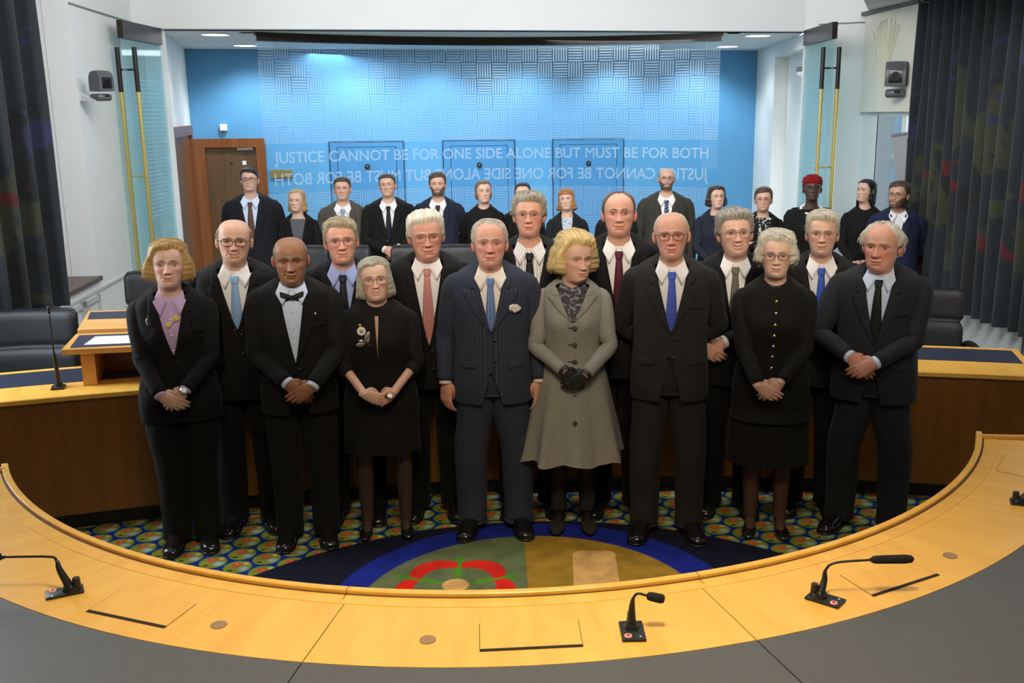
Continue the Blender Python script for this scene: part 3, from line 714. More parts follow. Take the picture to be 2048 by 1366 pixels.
# ================================================================== benches
NCX, NCY = -0.27, 5.22
def np_(a, r, z): return (NCX + r * cos(R(a)), NCY + r * sin(R(a)), z)
def skew(a, r, aend, k): return a + k * (r - 2.38)
def arcring(mb, a0, a1, prof, cen, k0=0.0, k1=0.0, rref=2.38, step=1.6, caps=True):
    n = max(3, int(abs(a1 - a0) / step) + 1); an = np.linspace(0, 1, n); G = []
    for r, z in prof:
        e0 = a0 + k0 * (r - rref); e1 = a1 + k1 * (r - rref)
        aa = np.radians(e0 + (e1 - e0) * an)
        G.append(np.c_[cen[0] + r * np.cos(aa), cen[1] + r * np.sin(aa), np.full(n, z)])
    G = np.array(G); G2 = np.concatenate([G, G[:1]], 0)
    rr = np.array([p[0] for p in prof]); zz = np.array([p[1] for p in prof])
    cum = np.concatenate([[0], np.cumsum(np.hypot(np.diff(np.r_[rr, rr[0]]), np.diff(np.r_[zz, zz[0]])))])
    arc = an * np.radians(abs(a1 - a0)) * prof[0][0]
    uv = np.stack(np.broadcast_arrays(arc[None, :], cum[:, None]), -1)
    mb.grid(G2, False, uv=uv)
    if caps:
        for j in (0, -1): mb.raw(G[:, j], [tuple(range(len(prof)))], 0, None, np.c_[rr, zz])
def rect(r0, r1, z0, z1): return [(r0, z0), (r1, z0), (r1, z1), (r0, z1)]
CEN = (NCX, NCY); CEN2 = (-0.274, 5.293)
secs = [(-149.9, -99.04, -4.5, 0.3, 'left section of the curved oak bench in front, with one microphone and a hatch'),
        (-98.96, -72.24, 0.3, 0.3, 'middle section of the curved oak bench in front, with the short microphone'),
        (-72.16, -20.9, 0.3, 4.5, 'right section of the curved oak bench in front, with the long microphone')]
nb = []
for a0, a1, k0, k1, lb in secs:
    t = empty('curved_bench', (0, 0, 0), 0, lb, 'bench', 'near bench sections'); nb.append(t)
    mb = MB(); arcring(mb, a0, a1, rect(2.40, 2.765, 0.735, 0.765), CEN, k0, k1); mb.build('wood_top', M_OAK, t, smooth=False)
    mb = MB(); arcring(mb, a0, a1, rect(2.442, 2.50, 0.735, 0.7665), CEN2, k0, k1); mb.build('wood_border', M_OAK, t, smooth=False)
    mb = MB(); arcring(mb, a0, a1, [(2.41, 0.70), (2.436, 0.70), (2.436, 0.777), (2.433, 0.78), (2.413, 0.78), (2.41, 0.777)], CEN2, k0, k1); mb.build('edge_lip', M_OAK, t, smooth=False)
    mb = MB(); arcring(mb, a0, a1, rect(2.434, 2.444, 0.735, 0.7668), CEN2, k0, k1); mb.build('shadow_groove', plain('groove_brown', (0.10, 0.04, 0.012), 0.8), t, smooth=False)
    mb = MB(); arcring(mb, a0, a1, rect(2.767, 3.46, 0.735, 0.7645), CEN, k0, k1); mb.build('leather_top', M_LEATH, t, smooth=False)
    mb = MB(); arcring(mb, a0, a1, rect(3.462, 3.5, 0.70, 0.768), CEN, k0, k1); mb.build('rear_edge', M_OAK, t, smooth=False)
    mb = MB(); arcring(mb, a0, a1, rect(2.43, 2.46, 0.06, 0.735), CEN, k0 * .3, k1 * .3); mb.build('front_panel', M_OAKD, t, smooth=False)
    mb = MB(); arcring(mb, a0, a1, rect(2.44, 2.46, 0.0, 0.06), CEN); mb.build('plinth', M_BLK, t, smooth=False)
    for aa in (a0 + 1.0 if a0 < -140 else a0 + 2, a1 - 2):
        mb = MB(); V = [np_(aa + q, r, z) for z in (0, .735) for q, r in ((-.35, 2.47), (-.35, 3.3), (.35, 3.3), (.35, 2.47))]
        mb.raw(V, [(0, 1, 5, 4), (1, 2, 6, 5), (2, 3, 7, 6), (3, 0, 4, 7), (3, 2, 1, 0), (4, 5, 6, 7)], 0, None, np.array([(v[0] + v[1], v[2]) for v in V])); mb.build('support_panel', M_OAKD, t, smooth=False)
# end lips of the bench tips
for t, a, k, sg in ((nb[0], -149.9, -4.5, -1), (nb[2], -20.9, 4.5, 1)):
    mb = MB(); V = []
    for z in (0.735, 0.782):
        for r, o in ((2.39, 0.0), (3.5, 0.0), (3.5, 0.45), (2.39, 0.5)): V.append(np_(a + k * (r - 2.38) + sg * o, r, z))
    mb.raw(V, [(0, 1, 5, 4), (1, 2, 6, 5), (2, 3, 7, 6), (3, 0, 4, 7), (3, 2, 1, 0), (4, 5, 6, 7)], 0, None, np.array([((v[2]) * .3, v[0]) for v in V])); mb.build('end_lip', M_OAK, t, smooth=False)
# hatches in the bench top with a finger slot
def hatch(c, par):
    c = np.array(c, float)[:, :2]
    m = c.mean(0); mb = MB()
    mb.prism(m + (c - m) * 1.008, 0.7648, 0.7656); o = mb.build('cable_hatch', plain('groove_brown', (0.1, .04, .012), .8), par, smooth=False)
    mb = MB(); mb.prism(m + (c - m) * 0.994, 0.7650, 0.7662); p = mb.build('hatch_lid', M_OAK, o, smooth=False)
    a, b = c[3], c[2]; n = (c[0] - c[3]) / np.linalg.norm(c[0] - c[3])
    mb = MB(); mb.prism([a - n * .003, b - n * .003, b + n * .010, a + n * .010], 0.7655, 0.7668); mb.build('finger_slot', plain('slot_dark', (0.02, 0.008, 0.004), 0.9), o, smooth=False)
hatch([(-1.383, 2.929), (-1.109, 2.825), (-1.152, 2.681), (-1.43, 2.785)], nb[0])
hatch([(-0.221, 2.692), (0.072, 2.711), (0.082, 2.56), (-0.209, 2.537)], nb[1])
hatch([(0.935, 2.995), (1.198, 3.084), (1.257, 2.99), (0.996, 2.846)], nb[2])
hatch([(1.86, 3.95), (1.99, 4.15), (2.2, 4.0), (2.06, 3.78)], nb[2])
for k, (x, y) in enumerate(((-0.996, 2.696), (-0.364, 2.601), (1.348, 3.132))):
    mb = MB(); mb.tube([(x, y, .764), (x, y, .7675)], 0.024, 20); mb.build('cable_cap', plain('cap_taupe', srgb(150, 120, 92), 0.6), nb[k], sharp=40)

# microphones -----------------------------------------------------------------
def microphone(base, ang, stem, head, label, plate=(0.085, 0.105), hr=0.014, foam=True, z0=0.766, btn=True):
    base = np.array(base, float)
    t = empty('microphone', (base[0], base[1], z0), 0, label, 'microphone', 'desk microphones')
    Lc = lambda p: np.array(p, float) - np.array([base[0], base[1], z0])
    mb = MB(); mb.box((0, 0, .004), (plate[0], plate[1], .008), rot=ang, bev=.003); mb.build('base_plate', M_BLK, t, sharp=40)
    d = np.array([-sin(ang), cos(ang), 0])
    mb = MB(); b0 = d * .018
    mb.tube([b0 + (0, 0, .006), b0 + (0, 0, .02)], [.026, .022], 16); mb.tube([b0 + d * .018 + (0, 0, .012), b0 + d * .018 + (0, 0, .045)], [.014, .011], 12); mb.build('mount', M_BLK, t, sharp=40)
    P = [b0 + (0, 0, .012)] + [Lc(p) for p in stem] + [Lc(head[0])]
    mb = MB(); n = 30; pp = cr(P, n); rad = np.interp(np.linspace(0, 1, n), [0, .15, .42, .5, 1], [.014, .0115, .0065, .0042, .0036]); mb.tube(pp, rad, 10); mb.build('gooseneck', M_BLK, t)
    h0, h1 = Lc(head[0]), Lc(head[1]); u = (h1 - h0)
    mb = MB(); mb.tube([h0, h0 + u * .02, h0 + u * .12, h0 + u * .3, h0 + u * .8, h0 + u * .95, h1], np.array([.35, .75, .9, .95, 1, .8, .3]) * hr, 14)
    hd = mb.build('windscreen', M_FOAM if foam else M_BLK, t)
    mb = MB(); mb.tube([h0 - u * .04, h0 + u * .05], hr * .55, 12); mb.build('collar_ring', M_STEEL, hd)
    if btn:
        q = -d * .034 + np.array([cos(ang), sin(ang), 0]) * -.016
        mb = MB(); mb.tube([q + (0, 0, .006), q + (0, 0, .0105)], [.0125, .011], 18); bt = mb.build('push_button', plain('mic_button', srgb(226, 170, 165), 0.4), t, sharp=40)
        mb = MB(); mb.tube([q + (0, 0, .0102), q + (0, 0, .0112)], .006, 10); mb.build('button_mark', plain('button_mark', srgb(190, 40, 50), 0.5), bt)
        q = -d * .036 + np.array([cos(ang), sin(ang), 0]) * .02
        mb = MB(); mb.tube([q + (0, 0, .006), q + (0, 0, .009)], .005, 10); mb.build('indicator', M_STEEL, t)
    return t
microphone((-1.553, 2.905), R(-62), [(-1.565, 2.915, .84), (-1.575, 2.92, .872), (-1.60, 2.92, .884)], [(-1.745, 2.92, .884), (-1.90, 2.92, .888)], 'black gooseneck microphone on the oak bench bent towards the left edge', plate=(.06, .11))
microphone((0.228, 2.635), R(2), [(0.228, 2.66, .83), (0.232, 2.655, .865), (0.245, 2.65, .881)], [(0.272, 2.65, .874), (0.322, 2.65, .862)], 'short black gooseneck microphone in the middle of the front bench', plate=(.07, .11))
microphone((0.840, 2.822), R(52), [(0.842, 2.85, .82), (0.845, 2.85, .855), (0.875, 2.85, .878)], [(0.985, 2.85, .887), (1.115, 2.85, .889)], 'black microphone with long horizontal foam head on the right of the front bench', plate=(.065, .11))
microphone((1.815, 3.585), R(70), [(1.84, 3.6, .82), (1.85, 3.6, .86), (1.89, 3.6, .875)], [(2.0, 3.6, .88), (2.12, 3.6, .885)], 'black microphone base cut by the right edge of the front bench', plate=(.06, .11))
microphone((-2.72, 5.29), R(20), [(-2.718, 5.29, .93), (-2.722, 5.29, 1.0), (-2.722, 5.29, 1.1)], [(-2.722, 5.29, 1.20), (-2.722, 5.29, 1.245)], 'tall thin upright gooseneck microphone on the far bench beside the raised desk', plate=(.07, .09), hr=.008, foam=False, z0=0.787, btn=False)

# far bench ----------------------------------------------------------------------
FC = (0.5, -3.82)
fb = [(116.0, 96.0, 'left half of the long curved oak bench behind the group'), (95.98, 76.3, 'right half of the long curved oak bench behind the group')]
for a0, a1, lb in fb:
    t = empty('curved_bench', (0, 0, 0), 0, lb, 'bench', 'far bench halves')
    K = dict(step=0.8)
    mb = MB(); arcring(mb, a0, a1, rect(9.50, 9.53, 0.10, 0.745), FC, **K); mb.build('front_panel', M_OAKD, t, smooth=False)
    mb = MB(); arcring(mb, a0, a1, rect(9.56, 9.60, 0.0, 0.10), FC, **K); mb.build('plinth', M_BLK, t, smooth=False)
    mb = MB(); arcring(mb, a0, a1, rect(9.49, 9.52, 0.745, 0.757), FC, **K); mb.build('edge_groove', M_OAKD, t, smooth=False)
    mb = MB(); arcring(mb, a0, a1, [(9.475, 0.757), (9.765, 0.757), (9.765, 0.785), (9.48, 0.785), (9.475, 0.78)], FC, **K); mb.build('wood_top', M_OAK, t, smooth=False)
    mb = MB(); arcring(mb, a0 - (.05 if a0 > 100 else 0), a1 + (0.22 if a1 < 90 else 0), rect(9.766, 10.11, 0.757, 0.784), FC, **K); mb.build('leather_top', M_LEATHB, t, smooth=False)
    mb = MB(); arcring(mb, a0, a1, rect(10.111, 10.16, 0.757, 0.785), FC, **K); mb.build('rear_edge', M_OAK, t, smooth=False)
    if a1 < 90:
        mb = MB(); arcring(mb, a1 + .22, a1, rect(9.766, 10.11, 0.757, 0.785), FC); mb.build('end_edge', M_OAK, t, smooth=False)
    for aa in (a0 - .4, a1 + .4):
        mb = MB(); arcring(mb, aa + .12, aa - .12, rect(9.54, 10.1, 0, 0.757), FC); mb.build('support_panel', M_OAKD, t, smooth=False)
# raised desk standing on the left end of the far bench
rd = empty('raised_desk', (-2.35, 5.45, 0.785), 0, 'small raised oak desk with dark inlay standing on the left of the far bench', 'desk')
def loc_poly(pts): return [(x + 2.35, y - 5.45) for x, y in pts]
def pr(pts, z0, z1, nm, m):
    mb = MB(); mb.prism(loc_poly(pts), z0 - .785, z1 - .785); return mb.build(nm, m, rd, smooth=False)
pr([(-2.68, 5.29), (-1.98, 5.42), (-2.05, 5.82), (-2.79, 5.70)], 0.970, 1.0, 'desk_top', M_OAKO)
pr([(-2.655, 5.335), (-2.0, 5.455), (-2.06, 5.76), (-2.75, 5.655)], 0.998, 1.002, 'leather_inlay', M_LEATHB)
pr([(-2.60, 5.33), (-2.53, 5.345), (-2.63, 5.68), (-2.70, 5.67)], 0.787, 0.970, 'end_panel', M_OAKO)
pr([(-2.10, 5.42), (-2.04, 5.43), (-2.10, 5.76), (-2.16, 5.75)], 0.787, 0.970, 'end_panel', M_OAKO)
pr([(-2.66, 5.62), (-2.06, 5.72), (-2.065, 5.75), (-2.665, 5.65)], 0.787, 0.970, 'back_panel', M_OAKD)
rd2 = empty('side_desk', (-2.6, 6.0, 0.0), 0, 'oak desk with blue leather inlay behind the raised desk on the left', 'desk')
def pr2(pts, z0, z1, nm, m):
    mb = MB(); mb.prism([(x + 2.6, y - 6.0) for x, y in pts], z0, z1); return mb.build(nm, m, rd2, smooth=False)
pr2([(-2.80, 5.74), (-1.9, 5.87), (-1.98, 6.46), (-3.0, 6.33)], 0.985, 1.015, 'desk_top', M_OAKO)
pr2([(-2.88, 6.05), (-1.96, 6.17), (-1.99, 6.40), (-2.965, 6.28)], 1.013, 1.017, 'leather_inlay', M_LEATHB)
pr2([(-2.80, 6.2), (-1.99, 6.3), (-2.0, 6.34), (-2.81, 6.24)], 0.0, 0.985, 'front_panel', M_OAKD)
pr2([(-2.88, 6.25), (-2.82, 6.25), (-2.82, 6.33), (-2.88, 6.33)], 0.0, 0.985, 'leg', M_OAKO)
pp = empty('paper_sheet', (-2.47, 5.52, 1.003), R(8), 'white printed sheet lying on the raised desk inlay', 'paper')
mb = MB(); mb.box((0, 0, .001), (.30, .21, .002)); mb.build('sheet', M_PAPER, pp, smooth=False)
mb = MB()
for k in range(6): mb.box((-.01, .07 - k * .024, .0022), (.22 - .03 * (k % 3), .005, .0004))
o = mb.build('printed_lines', plain('print_grey', (.35, .35, .36), .8), pp, smooth=False); o['kind'] = 'stuff'
# chairs ------------------------------------------------------------------------
def chair(loc, rz, top, w, label, group=None, bandy=True):
    t = empty('leather_chair', loc, rz, label, 'chair', group)
    h = top - 0.50; br = .28 if bandy else .16
    def cushion(z0, z1, wid, dep, y, nm, tilt=0.10, b=.02):
        mb = MB(); zs = np.linspace(0, 1, 9); G = []
        n = 32; th = np.linspace(0, 2 * pi, n, endpoint=False)
        for k in zs:
            e_ = (1 - abs(2 * k - 1) ** 6); z = z0 + (z1 - z0) * k
            ww = (wid / 2 - b) + b * e_ ** .5; dd = (dep / 2 - b * .7) + b * .7 * e_ ** .5
            c, s_ = np.cos(th), np.sin(th)
            X = ww * np.sign(c) * np.abs(c) ** .28; Y = dd * np.sign(s_) * np.abs(s_) ** .45 + y + (z - .5) * tilt + 0.05 * (X / (wid / 2)) ** 2 * -1
            G.append(np.c_[X, Y, np.full(n, z)])
        mb.grid(G, True, True, True); return mb.build(nm, M_CHAIR, t)
    cushion(.50 + h * .555, top, w, .13, .26, 'headrest'); cushion(.46, .50 + h * .55, w, .13, .26, 'backrest')
    mb = MB(); mb.box((0, 0, .46), (w * .95, .5, .11), bev=.04); mb.build('seat', M_CHAIR, t, sharp=60)
    for s_ in ((-1, 1) if bandy else ()):
        mb = MB(); mb.tube([(s_ * w * .48, .22, .48), (s_ * w * .54, .2, .62), (s_ * w * .54, -.12, .64), (s_ * w * .5, -.15, .46)], .022, 8, res=14); mb.build('armrest', M_BLK, t)
    mb = MB(); mb.tube([(0, 0, .06), (0, 0, .42)], .03, 12); mb.build('column', M_STEEL, t)
    for k in range(5):
        a = k * 2 * pi / 5 + .3; mb = MB(); mb.tube([(0, 0, .10), (br * cos(a), br * sin(a), .055)], [.028, .018], 8); l_ = mb.build('base_arm', M_BLK, t)
        mb = MB(); mb.ell((br * cos(a), br * sin(a), .028), (.028, .02, .028), 10, 6); mb.build('castor', M_BLK, l_)
    return t
chair((-3.33, 6.0, 0), R(10), 1.03, .62, 'black leather chair at the left behind the far bench, in front of the curtain')
chair((-2.98, 7.3, 0), R(6), 1.08, .52, 'black leather chair against the white wall behind the oak side desk')
chair((2.62, 6.75, 0), R(-8), 1.0, .56, 'black leather chair at the right behind the far bench')
for x, lb in ((-2.12, 'dark leather seat between the blonde and the grey suited onlookers'), (-1.76, 'dark leather seat left of the onlooker with folded hands'),
              (-1.22, 'dark leather seat right of the onlooker with folded hands'), (-0.80, 'dark leather seat left of the onlooker in black round neck top'),
              (-0.42, 'dark leather seat behind the man with bushy grey curls'), (0.50, 'dark leather seat right of the ginger onlooker'), (0.90, 'dark leather seat before the bald bearded onlooker')):
    chair((x, 8.42, 0), R(2), 1.12, .36, lb, 'seats of the back row', False)
# ================================================================== people
def attr_mat(name, rough, sss=0.0, spec=0.5, bump=0.0, bscale=200, sheen=0.0):
    m, nt, b = newmat(name)
    at = N(nt, 'ShaderNodeAttribute'); at.attribute_name = 'Col'
    L(nt, at.outputs['Color'], b.inputs['Base Color']); b.inputs['Roughness'].default_value = rough
    b.inputs['Specular IOR Level'].default_value = spec; b.inputs['Sheen Weight'].default_value = sheen
    if sss:
        b.inputs['Subsurface Weight'].default_value = sss; b.inputs['Subsurface Radius'].default_value = (0.012, 0.005, 0.003); b.inputs['Subsurface Scale'].default_value = 0.5
    if bump:
        tc = N(nt, 'ShaderNodeTexCoord'); no = N(nt, 'ShaderNodeTexNoise'); no.inputs['Scale'].default_value = bscale; no.inputs['Detail'].default_value = 3
        L(nt, tc.outputs['Object'], no.inputs[0]); bp = N(nt, 'ShaderNodeBump'); bp.inputs['Strength'].default_value = bump; bp.inputs['Distance'].default_value = 0.003
        L(nt, no.outputs[0], bp.inputs['Height']); L(nt, bp.outputs[0], b.inputs['Normal'])
    return m
M_SKIN = attr_mat('skin', 0.5, 0.12, 0.4, 0.12, 160)
M_HAIR = attr_mat('hair_fibre', 0.5, 0, 0.35, 0.3, 350, 0.15)
M_EYE = attr_mat('eye_surface', 0.12)
def cloth(name, col, rough=0.85, pattern=None, c2=None, k=0.012, wr=0.55, sheen=0.03, spec=0.2):
    key = 'cloth_' + name
    if key in MATS: return MATS[key]
    m, nt, b = newmat(key)
    tc = N(nt, 'ShaderNodeTexCoord')
    c = None
    sp = N(nt, 'ShaderNodeSeparateXYZ'); L(nt, tc.outputs['UV'], sp.inputs[0])
    U, V = sp.outputs[0], sp.outputs[1]
    fr = lambda s_, w, p: mth(nt, 'LESS_THAN', mth(nt, 'FRACT', mth(nt, 'DIVIDE', s_, p)), w)
    if pattern == 'stripe': c = mixc(nt, fr(U, 0.16, k), col, c2)
    elif pattern == 'check':
        f = mth(nt, 'MULTIPLY', mth(nt, 'ADD', fr(U, 0.5, k), fr(V, 0.5, k)), 0.5); c = mixc(nt, f, col, c2)
    elif pattern == 'dots':
        a = mth(nt, 'SUBTRACT', mth(nt, 'FRACT', mth(nt, 'DIVIDE', U, k)), 0.5); d = mth(nt, 'SUBTRACT', mth(nt, 'FRACT', mth(nt, 'DIVIDE', V, k)), 0.5)
        c = mixc(nt, mth(nt, 'LESS_THAN', mth(nt, 'ADD', mth(nt, 'ABSOLUTE', a), mth(nt, 'ABSOLUTE', d)), 0.30), col, c2)
    elif pattern == 'diamond':
        a = mth(nt, 'FRACT', mth(nt, 'DIVIDE', mth(nt, 'ADD', U, V), k)); d = mth(nt, 'FRACT', mth(nt, 'DIVIDE', mth(nt, 'SUBTRACT', U, V), k))
        c = mixc(nt, mth(nt, 'MAXIMUM', mth(nt, 'LESS_THAN', a, 0.28), mth(nt, 'LESS_THAN', d, 0.28)), col, c2)
    elif pattern == 'diag': c = mixc(nt, fr(mth(nt, 'ADD', U, V), 0.35, k), col, c2)
    elif pattern == 'floral':
        no = N(nt, 'ShaderNodeTexNoise'); no.inputs['Scale'].default_value = 1 / k; no.inputs['Detail'].default_value = 2; L(nt, tc.outputs['UV'], no.inputs[0])
        mr = N(nt, 'ShaderNodeMapRange'); mr.inputs[1].default_value = .54; mr.inputs[2].default_value = .58; L(nt, no.outputs[0], mr.inputs[0]); c = mixc(nt, mr.outputs[0], col, c2)
    elif pattern == 'tweed':
        no = N(nt, 'ShaderNodeTexNoise'); no.inputs['Scale'].default_value = 1 / k; no.inputs['Detail'].default_value = 3; L(nt, tc.outputs['Object'], no.inputs[0])
        mr = N(nt, 'ShaderNodeMapRange'); mr.inputs[1].default_value = .38; mr.inputs[2].default_value = .62; L(nt, no.outputs[0], mr.inputs[0])
        c = mixc(nt, mth(nt, 'MULTIPLY', mth(nt, 'ADD', mth(nt, 'ADD', fr(U, .5, .007), fr(V, .5, .007)), mr.outputs[0]), 0.33), col, c2)
    if c is None: b.inputs['Base Color'].default_value = (*col, 1)
    else: L(nt, c, b.inputs['Base Color'])
    b.inputs['Roughness'].default_value = rough; b.inputs['Sheen Weight'].default_value = sheen; b.inputs['Specular IOR Level'].default_value = spec
    n1 = N(nt, 'ShaderNodeTexNoise'); n1.inputs['Scale'].default_value = 9; n1.inputs['Detail'].default_value = 2; n1.inputs['Distortion'].default_value = 0.6
    mp = N(nt, 'ShaderNodeMapping'); mp.inputs['Scale'].default_value = (1, 1, 0.6); mp.inputs['Rotation'].default_value = (0.3, 0.5, 0); L(nt, tc.outputs['Object'], mp.inputs[0]); L(nt, mp.outputs[0], n1.inputs[0])
    b1 = N(nt, 'ShaderNodeBump'); b1.inputs['Strength'].default_value = wr; b1.inputs['Distance'].default_value = 0.03; L(nt, n1.outputs[0], b1.inputs['Height'])
    n2 = N(nt, 'ShaderNodeTexNoise'); n2.inputs['Scale'].default_value = 420; L(nt, tc.outputs['Object'], n2.inputs[0])
    b2 = N(nt, 'ShaderNodeBump'); b2.inputs['Strength'].default_value = 0.25; b2.inputs['Distance'].default_value = 0.002; L(nt, n2.outputs[0], b2.inputs['Height']); L(nt, b1.outputs[0], b2.inputs['Normal'])
    L(nt, b2.outputs[0], b.inputs['Normal'])
    MATS[key] = m
    return m
M_SHOE = plain('polished_black_leather', (0.010, 0.009, 0.009), 0.18, coat=0.4)
M_GLOVE = plain('black_glove_leather', (0.014, 0.014, 0.014), 0.38, bump=0.25, bscale=90)
M_GOLD = plain('gold', (0.85, 0.58, 0.22), 0.25, metal=1.0)
M_SILVER = plain('silver', (0.8, 0.8, 0.78), 0.25, metal=1.0)
M_PEARL = plain('pearl', (0.85, 0.82, 0.76), 0.25, coat=0.4)
M_FRAMEB = plain('spectacle_frame_black', (0.01, 0.008, 0.008), 0.3)
M_FRAMET = plain('spectacle_frame_thin', (0.18, 0.14, 0.10), 0.3, metal=0.7)
M_BTN = plain('dark_button', (0.012, 0.011, 0.010), 0.35)

# ---- hands (built once as skinned chains fused to one surface, then reused)
def fuse(mb, voxel, smooth=3):
    o = mb.build('tmp', M_SKIN)
    md = o.modifiers.new('r', 'REMESH'); md.mode = 'VOXEL'; md.voxel_size = voxel
    s_ = o.modifiers.new('s', 'SMOOTH'); s_.factor = 0.5; s_.iterations = smooth
    dg = bpy.context.evaluated_depsgraph_get(); ev = o.evaluated_get(dg); me = ev.to_mesh()
    V = np.array([v.co[:] for v in me.vertices]); F = [tuple(p.vertices) for p in me.polygons]
    ev.to_mesh_clear(); me0 = o.data; bpy.data.objects.remove(o); bpy.data.meshes.remove(me0)
    return V, F
def make_hand(curl, voxel, thumb=(0.0, 0.0), sp=1.0, c2=1.1):
    mb = MB()
    mb.tube([(-.034, 0, 0), (-.015, 0, 0), (.01, 0, .001), (.05, .001, .001), (.085, .002, .0), (.098, .003, -.001)], [.019, .0245, .033, .041, .041, .036], 20, res=16, flat=None, ref=(0, 0, 1), cap=True)
    V = mb.v[0]; k = np.interp(V[:, 0], [-.034, -.015, .02, .06, .1], [.70, .68, .55, .40, .34]); V[:, 1] = V[:, 1] * k
    zf = (.030, .010, -.0105, -.029); Ls = (.074, .083, .077, .061); rf = (.0098, .0102, .0098, .0086)
    for i in range(4):
        p = np.array([.078, .001, zf[i] * .95]); fan = (zf[i]) * 1.6 * sp
        d0 = np.array([1, 0, fan]); d0 /= np.linalg.norm(d0); pts = [p, p + d0 * (.020 - (.006 if i in (0, 3) else 0))]; a = 0
        for sg, cc in ((.44, curl[i] * .8), (.31, curl[i] * c2), (.25, curl[i] * .7)):
            a += R(cc); d = np.array([cos(a) * d0[0], sin(a), cos(a) * d0[2]]); pts.append(pts[-1] + d * Ls[i] * sg)
        rr_ = np.array([1.05, 1.12, 1.0, .90, .72]) * rf[i]
        mb.tube(pts, rr_, 10, res=15); mb.ell(pts[-1], (rf[i] * .72,) * 3, 8, 6); mb.ell(pts[1], (rf[i] * 1.18, rf[i] * 1.1, rf[i] * 1.15), 8, 6)
    tx, ty = thumb
    pts = [(.008, .006, .020), (.032, .012 + ty * .3, .043), (.062, .018 + ty * .7, .054 + tx * .5), (.090, .022 + ty, .052 + tx)]
    mb.tube(pts, [.0165, .0145, .0118, .0088], 10, res=14); mb.ell(pts[-1], (.0088,) * 3, 8, 6)
    return fuse(mb, voxel)
HANDS = {}
def hand(kind, lod):
    key = (kind, lod)
    if key not in HANDS:
        vx = 0.0026 if lod == 1 else 0.0042
        HANDS[key] = {'over': lambda: make_hand((10, 15, 20, 26), vx, (-.030, .016)), 'under': lambda: make_hand((14, 18, 22, 28), vx, (-.028, .012)),
                      'relax': lambda: make_hand((20, 26, 32, 38), vx, (-.034, .012)), 'lace': lambda: make_hand((14, 20, 24, 28), vx, (-.024, .010), 1.4)}[kind]()
    return HANDS[key]

# ---- head
RK = np.array([  # zf, zb, w, yf, yb, exponent
    (-.230, -.165, .078, -.047, .080, 2.0), (-.190, -.140, .062, -.046, .076, 2.0), (-.158, -.116, .057, -.044, .075, 2.0), (-.134, -.094, .057, -.052, .078, 2.0),
    (-.124, -.080, .057, -.075, .082, 2.0), (-.117, -.066, .058, -.089, .086, 2.0), (-.106, -.055, .0605, -.0955, .089, 2.0), (-.090, -.045, .0640, -.0965, .091, 2.1),
    (-.074, -.037, .0672, -.0965, .094, 2.15), (-.050, -.025, .0705, -.0965, .098, 2.2), (-.025, -.012, .0735, -.0955, .101, 2.25), (.0, .0, .0755, -.0935, .103, 2.25),
    (.022, .018, .0770, -.0965, .104, 2.25), (.050, .047, .0770, -.0955, .104, 2.25), (.075, .076, .0725, -.0865, .098, 2.2), (.094, .097, .0620, -.069, .084, 2.1),
    (.108, .110, .0460, -.047, .062, 2.0), (.116, .117, .0250, -.023, .036, 2.0), (.119, .119, .004, -.001, .010, 2.0)])
def ring_at(k):
    i = np.clip(k.astype(int), 0, len(RK) - 2); out = []
    t = k - i; E = np.vstack([2 * RK[0] - RK[1], RK, 2 * RK[-1] - RK[-2]])
    a, b, c, d = E[i], E[i + 1], E[i + 2], E[i + 3]; t = t[:, None]
    return 0.5 * (2 * b + (c - a) * t + (2 * a - 5 * b + 4 * c - d) * t ** 2 + (3 * b - a - 3 * c + d) * t ** 3)
def spow(v, p): return np.sign(v) * np.abs(v) ** p
def head_base(k, th):
    q = ring_at(k)[:, None, :]; s_, c = np.sin(th)[None], np.cos(th)[None]; e = 2 / q[..., 5]
    x = q[..., 2] * spow(s_, e); y = np.where(c > 0, q[..., 3], -q[..., 4]) * spow(c, e)
    y = np.where(c > 0, q[..., 3] * np.abs(c) ** e, q[..., 4] * np.abs(c) ** e)
    w = c * .5 + .5; z = q[..., 1] + (q[..., 0] - q[..., 1]) * w
    return np.stack([x, y, z], -1)
def face_grid(lod):
    S_ = 84 if lod == 1 else 52
    u = np.linspace(-1, 1, S_, endpoint=False); th = pi * (0.36 * u + 0.64 * u ** 3)
    if lod == 1: k = np.concatenate([np.linspace(0, 3.5, 8, endpoint=False), np.linspace(3.5, 12.6, 66, endpoint=False), np.linspace(12.6, 18, 18)])
    else: k = np.concatenate([np.linspace(0, 3.5, 5, endpoint=False), np.linspace(3.5, 12.6, 38, endpoint=False), np.linspace(12.6, 18, 11)])
    return k, th
